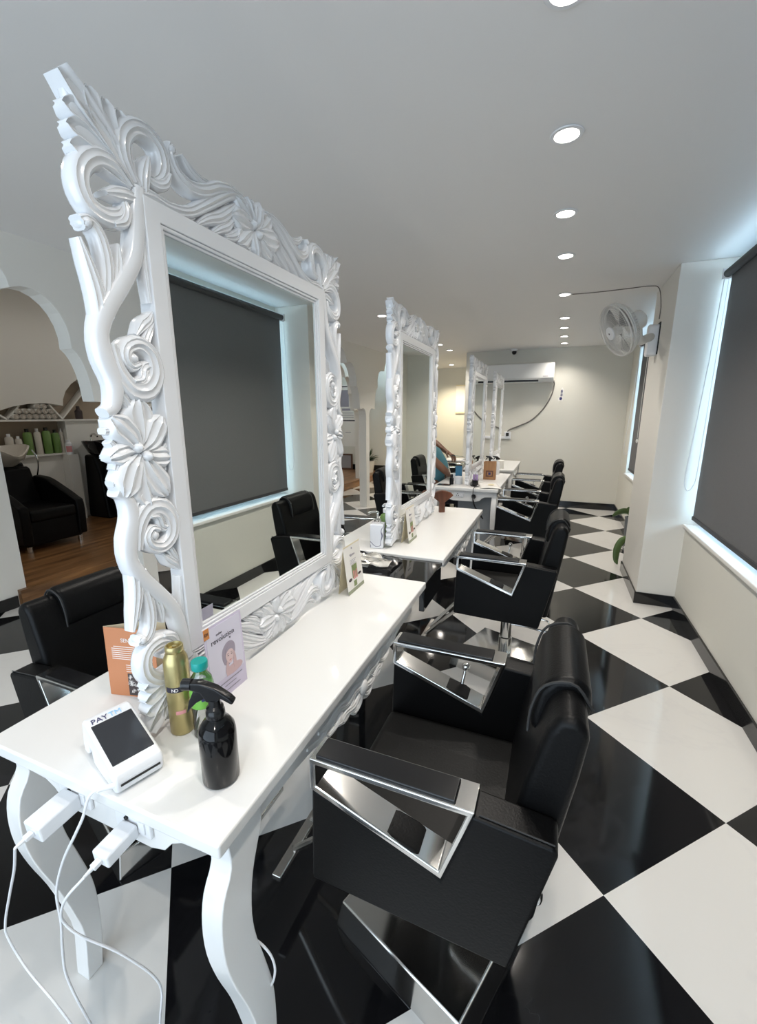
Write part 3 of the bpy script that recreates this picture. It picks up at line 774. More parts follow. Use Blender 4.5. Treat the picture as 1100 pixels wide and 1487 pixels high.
flatpart('portrait_fringe', 'print_hair', [blob([(-15, 8), (-12, 20), (0, 27), (12, 20), (15, 6), (10, 14), (2, 18), (-8, 15)])], -.0014)
flatpart('portrait_hands', 'print_skin', [blob([(10, -36), (18, -34), (20, -16), (17, 2), (13, 8), (11, -4), (9, -20)], 24), blob([(-16, -46), (-7, -44), (-6, -28), (-7, -14), (-12, -8), (-16, -20), (-18, -34)], 24)], -.0014)
flatpart('portrait_eyes', 'ink', [sh([(a - 3.2, 3.6), (a, 5.0), (a + 3.2, 3.6), (a, 2.6)]) for a in (-6, 6)] + [sh([(a - 4, 8), (a, 9.4), (a + 4, 8), (a, 8.4)]) for a in (-6, 6)], -.0015)
flatpart('portrait_lips', 'pink', [sh([(-5, -9.5), (-1, -7.8), (0, -8.4), (1.5, -7.8), (5, -9.2), (0, -12)])], -.0015)
flatpart('text_lines', 'ink_grey', [[(.028, .036), (.108, .036), (.108, .0385), (.028, .0385)], [(.045, .026), (.085, .026), (.085, .028), (.045, .028)], [(.045, .014), (.098, .014), (.098, .016), (.045, .016)]], -.0012)

# card payment terminal, long side across the table, screen tilted
t = thing('payment_terminal', (-.735, .480, TZ), 'white card payment terminal with a dark touchscreen at the table corner', 'payment terminal')
ax = Vector((.17, -.055, 0)).normalized()        # from the logo end to the slot end
body = MB()
side = [(-.078, .004), (-.082, .022), (-.070, .075), (-.062, .081), (-.052, .082), (.080, .044), (.088, .036), (.088, .026), (.086, .010), (.080, .002), (.0, .0), (-.030, .004), (-.034, .028), (-.052, .034), (-.060, .004)]
Rz = Matrix.Rotation(math.atan2(ax.y, ax.x), 4, 'Z')
b_ = body.prism(side, -.042, .042, 'y').build('terminal_body', 'white_plastic', t, bevel=.006, seg=3); b_.matrix_local = Rz
sl = MB().box((.0865, -.034, .0195), (.0888, .034, .0235)).build('paper_slot', 'black_plastic', t); sl.matrix_local = Rz
tilt = math.atan2(.038, .132)
ms = Rz @ T(-.052, 0, .0825) @ Matrix.Rotation(tilt, 4, 'Y')
s_ = MB().box((.018, -.036, -.002), (.122, .036, .0008)).build('touchscreen', 'screen', t, bevel=.0008); s_.matrix_local = ms
def flat(m): return m @ Matrix.Rotation(pi / 2, 4, 'Z') @ Matrix.Rotation(-pi / 2, 4, 'X')
text('lettering', 'PAY', .0165, 'ink_navy', t, flat(ms @ T(.0145, -.033, .0006)), .0003)
text('lettering', 'TM', .0165, 'ink_blue', t, flat(ms @ T(.0145, -.002, .0006)), .0003)
MB().tube([(.071, -.050, .021), (.058, -.066, .0215), (.044, -.081, .0215)], [.0055, .0042], 12).build('usb_plug', 'cable_white', t)
# power sockets in the near apron and the two chargers
for x in (-.085, .075): socket(T1, x, .032, .675)
def charger(name, loc, size, label, dirv):
    t = thing(name, loc, label, 'charger')
    mt = basis((0, 0, 0), Vector((1, 0, 0)), (0, -.08, 1))
    b_ = MB().box((-size[0] / 2, -size[1], -size[2] / 2), (size[0] / 2, 0, size[2] / 2)).build('charger_body', 'white_plastic', t, bevel=.004, seg=3); b_.matrix_local = mt
    p_ = MB().box((-.006, -size[1] - .014, -.004), (.006, -size[1], .004)).tube([(0, -size[1] - .012, 0), (0, -size[1] - .03, -.001)], [.0042, .0026], 10).build('plug_end', 'white_plastic', t, bevel=.001); p_.matrix_local = mt
    return t, mt
c1, m1 = charger('phone_charger', (-.828, .432, .672), (.046, .075, .034), 'larger white phone charger in the left socket of the near table', 0)
c2, m2 = charger('phone_charger', (-.668, .432, .668), (.038, .062, .026), 'smaller white phone charger in the right socket of the near table', 0)
e1 = Vector(c1.location) + m1 @ Vector((0, -.104, -.001)); e2 = Vector(c2.location) + m2 @ Vector((0, -.091, -.001))
def cable(pts, r, label, m='cable_white', n=70, name='charging_cable', cat='cable', group=None):
    o = MB().tube(pts, r, 8, n=n).build(name, m); return tag(o, label, cat, group)
cable([e1, (-.872, .338, .583), (-.945, .352, .472), (-1.015, .36, .345), (-1.02, .36, .297), (-.972, .36, .235), (-.89, .36, .19), (-.83, .365, .12), (-.80, .38, .02), (-.76, .41, .004), (-.66, .46, .004)], .0024, 'white cable hanging in a wide loop from the larger charger')
cable([(-.690, .405, .772), (-.705, .392, .760), (-.722, .385, .715), (-.742, .38, .677), (-.80, .38, .585), (-.842, .38, .49), (-.848, .38, .41), (-.865, .38, .32), (-.870, .38, .25), (-.85, .385, .16), (-.82, .40, .04), (-.78, .42, .004), (-.70, .45, .004)], .0026, 'white cable running from the card terminal over the table edge to the floor')
cable([e2, (-.708, .332, .61), (-.755, .342, .54), (-.768, .348, .50), (-.75, .36, .46), (-.70, .40, .38), (-.67, .44, .26), (-.70, .45, .12), (-.72, .46, .03), (-.66, .48, .004), (-.60, .45, .004)], .0024, 'white cable dropping from the smaller charger behind the table leg')
cable([(-.52, .47, .47), (-.50, .485, .44), (-.468, .505, .405), (-.440, .510, .380), (-.430, .512, .345), (-.438, .515, .30), (-.465, .53, .23), (-.50, .56, .12), (-.54, .60, .02), (-.60, .64, .004)], .0024, 'white cable bulging out behind the right front leg of the near table')

# tent cards
def tent_card(loc, label):
    t = thing('tent_card', loc, label, 'card', group='green and white tent cards')
    cw, ch_ = .140, .185
    mt = basis((.022, 0, 0), (0, 1, 0), (-.022, 0, .18)); mb_ = basis((-.022, cw, 0), (0, -1, 0), (.022, 0, .18))
    a = sheet(0, 0, cw, ch_, 0).build('front_panel', 'paper', t, smooth=False); a.matrix_local = mt
    b = sheet(0, 0, cw, ch_, 0).build('back_panel', 'cream', t, smooth=False); b.matrix_local = mb_
    pr = [('base_stripe', 'olive', (0, 0, cw, .014)), ('product_photo', 'print_green', (.050, .052, .094, .102)), ('small_photo', 'print_green', (.055, .018, .080, .040))]
    for nm, m, r in pr:
        d = sheet(*r, -.0006).build(nm, m, t, smooth=False); d.matrix_local = mt
    q = MB()
    for k in range(3): q.box((.056 + k * .013, -.0012, .052), (.063 + k * .013, -.0008, .080 - .004 * (k == 1))); q.prism(ell(.0595 + k * .013, .050, .006, .004, 0), -.0014, -.0012, 'y')
    d = q.build('bottle_print', 'pink', t, smooth=False); d.matrix_local = mt
    q = MB().prism(ell(.028, .052, .014, .006, 0), -.0012, -.0008, 'y').prism(ell(.11, .056, .014, .005, 0), -.0012, -.0008, 'y')
    d = q.build('flower_print', 'print_dark', t, smooth=False); d.matrix_local = mt
    q = MB()
    for k in range(4): q.box((.042 + .004 * (k % 2), -.0010, .122 - k * .0058), (.092 - .005 * (k % 3), -.0007, .1235 - k * .0058))
    q.prism(ell(.067, .168, .004, .004, 0), -.0010, -.0007, 'y')
    d = q.build('text_lines', 'ink_grey', t, smooth=False); d.matrix_local = mt
    q = MB().tube([(.046 + .042 * k / 24, -.0007, .142 + .006 * sin(k * 1.35) * (1 - k / 40)) for k in range(25)], .0007, 5)
    d = q.build('script_line', 'ink_grey', t); d.matrix_local = mt
    return t
tent_card((-.688, 1.352, TZ), 'white and sage tent card at the right end of the nearest mirror')
tent_card((-.688, 2.075, TZ), 'white tent card in front of the second mirror')

# second table
t = thing('soap_dispenser', (-.800, 1.968, TZ), 'white marbled square pump dispenser on the second table corner', 'soap dispenser', rz=radians(12))
MB().box((-.034, -.034, 0), (.034, .034, .125)).build('body', 'marble', t, bevel=.004)
MB().lathe([(.017, .125), (.019, .128), (.019, .145), (.010, .150), (.006, .152), (.006, .175)], 20).build('collar', 'chrome', t)
MB().tube([(0, 0, .172), (0, 0, .182), (-.03, -.012, .184), (-.045, -.018, .178)], .006, 10, n=14).build('pump_spout', 'chrome', t)
t = thing('pump_bottle', (-.800, 2.085, TZ), 'green pump bottle with a white top behind the marbled dispenser', 'bottle')
MB().lathe([(0, 0), (.03, 0), (.032, .004), (.032, .13), (.026, .145), (.013, .152), (.013, .158)], 24).build('bottle', 'bottle_green', t)
MB().lathe([(.016, .156), (.016, .176), (.006, .18), (.006, .20)], 18).tube([(0, 0, .200), (.0, -.02, .203), (0, -.042, .198)], .006, 8).build('pump_top', 'white_plastic', t)
t = thing('black_bottle', (-.835, 2.20, TZ), 'black pump bottle on the second table, behind the green one', 'bottle')
MB().lathe([(0, 0), (.022, 0), (.024, .004), (.024, .13), (.012, .145), (.012, .165)], 20).build('bottle', 'black_plastic', t)
MB().lathe([(.014, .163), (.014, .18), (.004, .182), (.004, .20)], 14).tube([(0, 0, .2), (.028, -.01, .203)], .005, 8).build('pump_top', 'black_plastic', t)
t = thing('product_carton', (-.92, 1.50, TZ), 'small white carton with a blue panel, behind the first tent card', 'carton', rz=.2)
MB().box((-.028, -.02, 0), (.028, .02, .105)).build('carton', 'paper', t, bevel=.001)
MB().box((-.0285, -.0212, .03), (.010, -.0195, .085)).build('blue_print', 'ink_blue', t)
MB().box((-.0285, -.0212, .008), (.0285, -.0195, .018)).build('navy_print', 'ink_navy', t)
# clear bag of papers on the bridge
t = thing('plastic_bag', (-.765, 1.735, .738), 'clear plastic bag of white paper strips on the black shelf', 'bag')
g = []
for i in range(15):
    row = []
    for j in range(15):
        u, v = i / 14 * 2 - 1, j / 14 * 2 - 1; r = max(0, 1 - (u * u * .9) ** 2) * max(0, 1 - (v * v * .9) ** 2)
        row.append((u * .145, v * .105, .006 + .030 * r * (.6 + .8 * random.random())))
    g.append(row)
MB().quadgrid(g).build('bag_film', 'bag_film', t, ang=20)
for k in range(6):
    a = (.2, -.5, .9, .1, -.2, .6)[k]; x, y = ((-.05, -.03), (.02, .03), (-.02, .04), (.05, -.02), (-.06, .02), (0, 0))[k]
    g = [[(-.075 + .15 * q / 8, -.034 + .068 * w_ / 3, .003 * sin(q * 1.3 + k) + .003 * cos(w_ + q * .5)) for w_ in range(4)] for q in range(9)]
    s_ = MB().quadgrid([[tuple(T(x, y, .008 + .004 * k) @ Matrix.Rotation(a, 4, 'Z') @ Vector(v)) for v in row] for row in g]).build('paper_strip', 'paper', t, solid=.0008)
t = thing('wooden_brush', (-.690, 2.88, TZ), 'dark wooden neck brush standing on its handle beyond the second mirror', 'brush', rz=.5)
MB().box((-.02, -.012, 0), (.02, .012, .075)).build('handle', 'wood_brush', t, bevel=.003)
hd = MB().prism([(-.020, .072), (-.070, .112), (-.076, .120), (-.060, .138), (-.03, .150), (0, .154), (.03, .150), (.060, .138), (.076, .120), (.070, .112), (.020, .072)], -.014, .014, 'y').build('bristle_head', 'wood_brush', t, bevel=.003)

# third table
socket([o for o in bpy.data.objects if o.get('label', '').startswith('third white salon')][0], -.05, .032, .682)
t = thing('power_plug', (-.655, 3.978, .672), 'black three-pin plug in the near end of the third table', 'plug')
MB().lathe([(0, 0), (.020, 0), (.022, .01), (.012, .032), (.006, .045)], 16, Matrix.Rotation(pi / 2, 4, 'X')).build('plug_body', 'black_plastic', t, bevel=.001)
MB().tube([(0, -.040, 0), (.005, -.063, -.022), (.025, -.063, -.082), (.055, -.05, -.13), (.095, -.02, -.20)], .006, 8, n=30).build('cord', 'black_plastic', t)
cable([(-.66, 4.10, .752), (-.655, 4.0, .7545), (-.655, 3.945, .7525), (-.655, 3.925, .72), (-.655, 3.925, .69)], .003, 'thin cord from the black dryer stand over the third table edge', 'black_plastic', 30, 'thin_cord', 'cord')
for (x, y, r, h, m, m2, lb) in ((-.900, 4.13, .020, .085, 'black_plastic', 'black_plastic', 'small black bottle at the near edge of the third table'),):
    t = thing('small_bottle', (x, y, TZ), lb, 'bottle')
    MB().lathe([(0, 0), (r, 0), (r, h * .72), (r * .55, h * .82), (r * .5, h * .86)], 20).build('bottle', m, t)
    MB().lathe([(r * .6, h * .84), (r * .62, h * 1.12), (r * .5, h * 1.16), (0, h * 1.16)], 16).build('cap', m2, t)
t = thing('jar', (-.845, 4.19, TZ), 'squat white jar beside the small black bottle', 'jar')
MB().lathe([(0, 0), (.036, 0), (.038, .004), (.038, .05), (.036, .055)], 24).build('jar_body', 'white_plastic', t)
MB().lathe([(.039, .054), (.039, .07), (.036, .073), (0, .073)], 24).build('lid', 'white_plastic', t)
t = thing('blue_carton', (-.875, 4.34, TZ), 'tall blue carton at the left end of the third mirror', 'carton', rz=.1)
MB().box((-.032, -.022, 0), (.032, .022, .16)).build('carton', 'blue_box', t, bevel=.001)
MB().box((-.0325, -.0225, .158), (.0325, .0225, .172)).build('lid', 'black_plastic', t, bevel=.001)
MB().box((-.0325, -.0232, .02), (.0325, -.0218, .06)).build('dark_print', 'ink_navy', t)
t = thing('dryer_stand', (-.668, 4.10, TZ), 'black cup stand on the third table holding violet bottles', 'stand')
MB().lathe([(0, 0), (.042, 0), (.044, .006), (.030, .014), (.030, .055), (.034, .058), (.031, .060), (.027, .056), (.027, .02), (0, .018)], 24).build('cup', 'black_plastic', t)
for dx, dy, lb in ((-.012, .0, 'violet bottle standing at the left in the black cup stand'), (.013, .004, 'violet bottle standing at the right in the black cup stand')):
    b = thing('violet_bottle', (-.668 + dx, 4.10 + dy, TZ + .0185), lb, 'bottle', group='violet bottles in the black cup')
    MB().lathe([(0, 0), (.011, 0), (.011, .085), (.006, .095)], 16).build('bottle', 'purple', b)
    MB().lathe([(.0075, .094), (.0075, .112), (0, .114)], 12).build('cap', 'white_plastic', b)
t = thing('wooden_box', (-.605, 4.62, TZ), 'brown wooden organiser box on the third table', 'box', rz=.06)
MB().box((-.062, -.05, 0), (.062, -.044, .185)).box((-.062, .044, 0), (.062, .05, .185)).box((-.062, -.044, 0), (-.056, .044, .185)).box((.056, -.044, 0), (.062, .044, .185)).box((-.056, -.044, 0), (.056, .044, .006)).build('box_body', 'wood_box', t, smooth=False)
MB().ring_prism([(-.038, .03), (.038, .03), (.038, .095), (-.038, .095)], [(-.024, .044), (.024, .044), (.024, .082), (-.024, .082)], -.0515, -.0505, 'y').build('panel_line', 'wood_brush', t, smooth=False)
MB().box((-.012, -.0525, .05), (.012, -.0505, .076)).build('dark_emblem', 'ink_navy', t)
for k, (x, y, h, lb) in enumerate(((-.665, 5.02, .20, 'black trigger spray bottle between the third and fourth mirrors'), (-.585, 5.02, .19, 'white trigger spray bottle behind the wooden box'))):
    b = thing('spray_bottle', (x, y, TZ), lb, 'spray bottle', rz=pi)
    MB().lathe([(0, 0), (.030, 0), (.032, .005), (.032, .12), (.024, .142), (.012, .150), (.011, .165)], 20).build('bottle', 'black_plastic' if k == 0 else 'white_plastic', b)
    MB().prism([(-.03, .168), (-.034, .180), (.0, .205), (.045, .208), (.048, .195), (.02, .190), (.008, .165)], -.009, .009, 'y').prism([(.02, .19), (.034, .188), (.05, .155), (.044, .158), (.03, .172)], -.006, .006, 'y').build('trigger_head', 'black_plastic', b, bevel=.002)
t = thing('clear_rack', (-.675, 4.20, TZ), 'clear acrylic brush rack leaning against the third mirror', 'rack', rz=.3)
rk = MB()
for k in range(6): rk.tube([(-.05 + k * .002, -.02 + k * .02, .0), (.0 + k * .012, -.02 + k * .025, .13 + k * .004)], .004, 8)
rk.build('acrylic_rod', 'frost', t)
MB().box((-.06, -.03, 0), (-.04, .10, .012)).build('rack_foot', 'frost', t)
t = thing('leaflet', (-.545, 4.15, TZ), 'open cream leaflet lying at the right corner of the third table', 'leaflet', rz=.25)
g = [[(-.095 + .19 * i / 8, -.17 + .34 * j / 4, .002 + .010 * sin(pi * i / 8) * (1 if i < 4 else .6)) for j in range(5)] for i in range(9)]
MB().quadgrid(g).build('leaflet_page', 'paper', t, solid=.001)
MB().prism(ell(.02, .0, .03, .04, 0), .0135, .0139, 'z').build('printed_emblem', 'cream', t)
t = thing('tablet', (-.955, 4.06, TZ), 'slim black tablet lying at the left of the third table near edge', 'tablet')
MB().box((-.06, -.04, 0), (.06, .04, .007)).build('tablet_body', 'black_plastic', t, bevel=.002)
MB().box((-.054, -.035, .007), (.054, .035, .0074)).build('screen', 'screen', t)
# last table
t = thing('tissue_roll', (-.62, 5.62, TZ), 'white paper roll standing on the last table near the wooden box', 'paper roll')
MB().lathe([(.018, 0), (.05, 0), (.052, .003), (.052, .10), (.05, .103), (.018, .103)], 24).build('roll', 'cloth_white', t)
# grey under-table cabinet
t = thing('under_table_cabinet', (-.66, 4.25, 0), 'grey laminate cabinet under the third table', 'cabinet')
MB().box((-.16, -.17, .05), (.16, .09, .655)).build('carcass', 'grey_panel', t, bevel=.002)
MB().box((-.15, -.15, 0), (.15, .08, .05)).build('plinth', 'black_plastic', t)
MB().box((.158, -.16, .06), (.174, .08, .645)).build('door', 'grey_panel', t, bevel=.002)

# ------------------------------------------------------------------ blinds
def blind(name, x, y0, y1, ztop, zbot, label, cord_y, cz, ce):
    t = thing(name, (x, y0, ztop), label, 'blind', group='charcoal roller blinds')
    L = y1 - y0; H = ztop - zbot
    MB().lathe([(.024, 0), (.024, L)], 20, Matrix.Rotation(-pi / 2, 4, 'X')).build('roller_tube', 'blind_tube', t)
    MB().box((.0215, .0, -H), (.0225, L, 0)).build('fabric', 'blind', t, smooth=False)
    MB().box((.014, .0, -H - .004), (.030, L, -H + .022)).build('bottom_rail', 'blind_tube', t, bevel=.003)
    for y in (-.012, L): MB().box((-.028, y, -.03), (.04, y + .012, .03)).build('bracket', 'white_plastic', t, bevel=.002)
    c = cord_y - y0
    MB().tube([(-.012, c, -.02), (-.022, c + .002, -.4), (-.040, c + .006, -.9), (-.060, c, cz + .10), (-.050, c - .012, cz + .015), (-.030, c - .02, cz), (-.012, c - .014, cz + .03), (.004, c - .008, cz + .10), (.008, c - .004, -.9), (.012, c, -.02)], .0022, 6, n=60).build('bead_chain', 'white_plastic', t)
    return t
blind('roller_blind', .9225, -.95, 3.562, 2.272, .692, 'large charcoal roller blind over the nearer right-hand window', 3.572, -1.38, 0)
blind('roller_blind', .9225, 4.39, 6.58, 2.272, .692, 'charcoal roller blind over the farther window, past the wall fan', 6.592, -1.38, 0)

# ------------------------------------------------------------------ ceiling downlights
def downlight(label):
    t = thing('downlight', (0, 0, CZ), label, 'ceiling light', group='round recessed ceiling downlights')
    MB().lathe([(.050, .0), (.056, -.003), (.054, -.006), (.042, -.007), (.040, -.002), (.050, .0)], 28).build('trim_ring', 'white_plastic', t)
    MB().lathe([(0, -.0035), (.041, -.0035), (.041, -.002), (0, -.002)], 24).build('lens', 'lamp', t)
    return t
def spot(x, y, e, colr=(1.0, .93, .84), size=2.3, blend=.75, z=CZ):
    ld = bpy.data.lights.new('downlight_beam', 'SPOT'); ld.energy = e; ld.color = colr; ld.spot_size = size; ld.spot_blend = blend; ld.shadow_soft_size = .035
    o = bpy.data.objects.new('downlight_beam', ld); COL.objects.link(o); o.location = (x, y, z - .02)
dl0 = downlight('ceiling downlight at the top edge of the photo, nearest in the right-hand row')
ROW = [(-.055, 1.305), (-.047, 1.884), (-.040, 2.542), (-.029, 3.169), (-.019, 4.116), (-.004, 5.058), (-.003, 5.611), (.006, 6.203), (.014, 6.778)]
nm = ['first', 'second fully visible', 'third', 'fourth', 'fifth, with the fan wire leading to it', 'sixth', 'seventh', 'eighth', 'ninth, closest to the back wall']
RL = ['', 'large ceiling downlight, nearest fully visible of the right-hand row', 'second fully visible downlight of the right-hand row', 'third fully visible downlight of the right-hand row, before the fan wire', 'ceiling downlight with the fan wire ending beside it',
      'first ceiling downlight beyond the fan wire', 'second ceiling downlight beyond the fan wire', 'second last downlight of the right-hand row', 'last downlight of the right-hand row, nearest the back wall']
LL = [((-1.683, 4.265), 'ceiling downlight just left of the second mirror top'), ((-1.60, 6.24), 'ceiling downlight half hidden by the right edge of the second mirror'), ((-1.589, 6.83), 'left-row ceiling downlight between the second and third mirrors'), ((-1.99, 8.75), 'ceiling downlight in the alcove over the warm wall')]
dl0.location = (ROW[0][0], ROW[0][1], CZ)
for (x, y), lb in list(zip(ROW[1:], RL[1:])) + LL:
    c = copy_tree(dl0); c.location = (x, y, CZ); c['label'] = lb
SP = 28
for x, y in ROW: spot(x, y, SP)
spot(-.05, .3, SP); spot(-.05, -.6, SP)
for x, y in ((-1.68, 4.265), (-1.6, 5.3), (-1.6, 6.24), (-1.59, 6.83), (-1.65, 3.1), (-1.65, 1.9), (-1.65, .6)): spot(x, y, SP)
spot(-1.99, 8.75, SP * 4.0, (1, .86, .62))
spot(-3.0, 8.6, SP * .5, (1, .86, .68))
for y in (1.6, 5.2): spot(-4.35, y, SP * 1.05, (1, .98, .95), z=CW, size=2.9, blend=.35)
spot(-4.6, 7.2, SP * .8, z=CW)

# ------------------------------------------------------------------ wall fan on the pillar
t = thing('wall_fan', (.67, 4.06, 2.02), 'white wall fan on the pillar, turned towards the room', 'fan')
hc = Vector((-.305, -.31, -.01)); fdir = Vector((-.84, -.32, -.43)).normalized()
zq = fdir.to_track_quat('Z', 'Y').to_matrix().to_4x4(); FM = Matrix.Translation(hc) @ zq
R_ = .185
cg = MB()
for rr, zz in ((R_, 0), (R_, .022), (R_ * .985, -.015)): cg.tube([(rr * cos(2 * pi * k / 48), rr * sin(2 * pi * k / 48), zz) for k in range(48)], .0055, 6, closed=True, mtx=FM)
cg.build('guard_rim', 'fan', t)
gw = MB()
for k in range(72):
    a = 2 * pi * k / 72; a2 = a + .35
    gw.tube([(.045 * cos(a2), .045 * sin(a2), .062), (.12 * cos(a + .12), .12 * sin(a + .12), .056), (R_ * cos(a), R_ * sin(a), .022)], .0011, 4, n=6, mtx=FM)
for rr, zz in ((.09, .060), (.14, .051), (.18, .036)): gw.tube([(rr * cos(2 * pi * k / 40), rr * sin(2 * pi * k / 40), zz) for k in range(40)], .0012, 4, closed=True, mtx=FM)
gw.build('front_grille', 'fan_wire', t)
gb = MB()
for k in range(48):
    a = 2 * pi * k / 48
    gb.tube([(.06 * cos(a), .06 * sin(a), -.075), (.15 * cos(a), .15 * sin(a), -.06), (R_ * cos(a), R_ * sin(a), -.01)], .0012, 4, n=5, mtx=FM)
gb.build('rear_grille', 'fan_wire', t)
MB().lathe([(0, .055), (.046, .055), (.048, .060), (.046, .068), (.030, .071), (0, .071)], 28, FM).build('badge_plate', 'white_plastic', t)
MB().lathe([(0, .0711), (.007, .0711), (.007, .0718), (0, .0718)], 12, FM).build('badge_dot', 'print_dark', t)
for k in range(3):
    a0 = 2 * pi * k / 3 + .4; g = []
    for i in range(7):
        r = .03 + .145 * i / 6; row = []
        for j in range(7):
            a = a0 + (-.30 - .22 * sin(pi * i / 8) + (.60 + .5 * sin(pi * i / 8)) * j / 6)
            row.append(tuple(FM @ Vector((r * cos(a), r * sin(a), -.01 + .028 * (j / 6 - .5)))))
        g.append(row)
    MB().quadgrid(g).build('blade', 'frost', t, solid=.002)
MB().lathe([(0, -.01), (.034, -.01), (.036, .0), (.034, .025), (.02, .032), (0, .033)], 20, FM).build('blade_hub', 'fan', t)
MB().lathe([(0, -.19), (.040, -.188), (.062, -.17), (.066, -.14), (.066, -.085), (.060, -.075), (0, -.07)], 28, FM).build('motor_housing', 'fan', t)
mo = FM @ Vector((0, -.03, -.13))
MB().tube([tuple(mo), (-.15, -.19, -.075), (-.09, -.08, -.05), (-.05, -.02, -.03)], [.030, .030], 14, n=16).build('swivel_arm', 'fan', t)
MB().prism([(-.04, .045), (-.02, .06), (.03, .06), (.05, .03), (.05, -.15), (.03, -.17), (-.025, -.17), (-.04, -.14)], -.075, 0, 'x').build('wall_bracket', 'white_plastic', t, bevel=.012, seg=3)
MB().box((-.006, -.055, -.16), (0, .065, .07)).build('back_plate', 'rubber', t)
MB().tube([(-.05, .02, -.16), (-.052, .022, -.5), (-.05, .02, -.80)], .0017, 6).sphere((-.05, .02, -.82), .009, 10, 8, (1, 1, 1.8)).build('pull_cord', 'fan', t)
# its wire to the ceiling
cable([(-.02, 4.13, CZ - .003), (.2, 4.13, CZ - .006), (.42, 4.12, CZ - .004), (.58, 4.10, CZ - .005), (.64, 4.09, CZ - .03), (.664, 4.08, 2.22), (.664, 4.075, 2.12)], .0032, 'thin grey wire from the downlight along the ceiling to the wall fan', 'cable_grey', 50, 'fan_wire')

# ------------------------------------------------------------------ back wall
t = thing('air_conditioner', (-.655, YB, 1.88), 'white split air conditioner high on the back wall', 'air conditioner')
MB().prism([(0, .0), (-.165, .0), (-.195, .03), (-.205, .07), (-.205, .235), (-.19, .265), (-.14, .275), (0, .275)], -.57, .57, 'x').build('casing', 'ac', t, bevel=.006, seg=3)
MB().box((-.56, -.2085, .055), (.56, -.204, .262)).build('front_panel', 'ac', t, bevel=.003)
MB().box((-.55, -.200, .008), (.36, -.150, .030)).box((-.55, -.204, .030), (.36, -.17, .036)).build('air_outlet', 'black_plastic', t)
MB().box((-.54, -.206, .034), (.36, -.196, .040)).build('louvre', 'ac', t)
MB().box((.42, -.2098, .075), (.49, -.2082, .083)).build('maker_mark', 'ink_grey', t)
cable([(-.085, YB - .10, 1.90), (-.075, YB - .02, 1.84), (-.10, YB - .012, 1.70), (-.20, YB - .010, 1.50), (-.36, YB - .010, 1.33), (-.54, YB - .012, 1.24), (-.68, YB - .012, 1.18), (-.705, YB - .02, 1.13)], .009, 'grey power cable curving down the back wall from the air conditioner', 'cable_grey', 50, 'power_cable')
t = thing('wall_socket', (-.70, YB, 1.09), 'small white wall socket with a plug under the air conditioner cable', 'socket')
MB().box((-.05, -.035, -.05), (.05, 0, .06)).build('socket_box', 'white_plastic', t, bevel=.005)
MB().box((-.022, -.06, -.005), (.022, -.035, .045)).build('plug_body', 'rubber', t, bevel=.005)
t = thing('cable_trunking', (-1.05, YB, 1.06), 'white cable trunking running left from the wall socket', 'trunking')
MB().box((-.30, -.025, -.02), (.36, 0, .02)).build('trunking_cover', 'white_plastic', t, bevel=.003)
t = thing('security_camera', (-.67, YB - .10, CZ), 'small dark ceiling camera above the air conditioner', 'camera')
MB().lathe([(0, 0), (.05, 0), (.048, -.02), (.03, -.03), (0, -.03)], 20).build('mount', 'white_plastic', t)
MB().lathe([(0, -.055), (.02, -.055), (.032, -.04), (.034, -.02), (.02, -.0), (0, 0)], 18, T(0, -.02, -.035) @ Matrix.Rotation(radians(65), 4, 'X')).build('camera_head', 'black_plastic', t)
t = thing('wall_sticker', (.03, YB, 1.68), 'narrow blue and white sticker on the back wall', 'sticker')
MB().prism([(-.03, -.07), (.03, -.075), (.04, -.03), (.025, .0), (.035, .09), (.015, .13), (-.01, .09), (-.012, -.01), (-.035, -.03)], -.0035, -.0005, 'y').build('sticker_sheet', 'paper', t, smooth=False)
sk = MB().prism(ell(.002, -.035, .022, .026, 0, n=5), -.005, -.0036, 'y')
for k in range(5): sk.box((-.006, -.005, .0 + k * .02), (.024, -.0036, .011 + k * .02))
sk.build('blue_print', 'ink_navy', t, smooth=False)
t = thing('wall_notice', (-1.85, YA, 1.74), 'pale framed notice on the warm alcove wall', 'notice')
MB().box((-.17, -.02, -.28), (.25, 0, .28)).build('notice_board', 'wall_white', t, bevel=.003)
MB().box((-.17, -.024, -.30), (.25, -.0, -.265)).build('lower_rail', 'cream', t, bevel=.002)
MB().box((-.17, -.024, .262), (.25, 0, .285)).build('upper_rail', 'cream', t, bevel=.002)

# ------------------------------------------------------------------ far left, behind the arcade
t = thing('wall_poster', (-4.62, YA, 1.30), 'tall pale poster with black bars and print, behind the far arches', 'poster')
MB().box((-.30, -.008, -.62), (.27, 0, .80)).build('poster_sheet', 'paper', t, smooth=False)
pb_ = MB().box((-.30, -.010, -.03), (.245, -.008, -.005)).box((-.10, -.010, .745), (.05, -.008, .765))
pb_.build('black_bars', 'ink', t, smooth=False)
pb_ = MB()
for k in range(3): pb_.box((-.20, -.010, .05 + k * .05), (.20, -.008, .062 + k * .05))
pb_.box((-.10, -.010, .21), (.20, -.008, .26)); pb_.box((-.02, -.010, -.30), (.12, -.008, -.285)); pb_.box((-.26, -.010, .30), (.08, -.008, .68))
pb_.build('print_blocks', 'ink_grey', t, smooth=False)
t = thing('picture_frame', (-4.66, YA - .05, .38), 'brown framed picture leaning low on the wall under the poster', 'picture')
MB().ring_prism([(-.34, -.25), (.22, -.25), (.22, .13), (-.34, .13)], [(-.30, -.21), (.18, -.21), (.18, .09), (-.30, .09)], -.025, .0, 'y').build('frame', 'frame_wood', t, bevel=.003)
MB().box((-.30, -.012, -.21), (.18, -.006, .09)).build('picture_panel', 'picture', t, smooth=False)
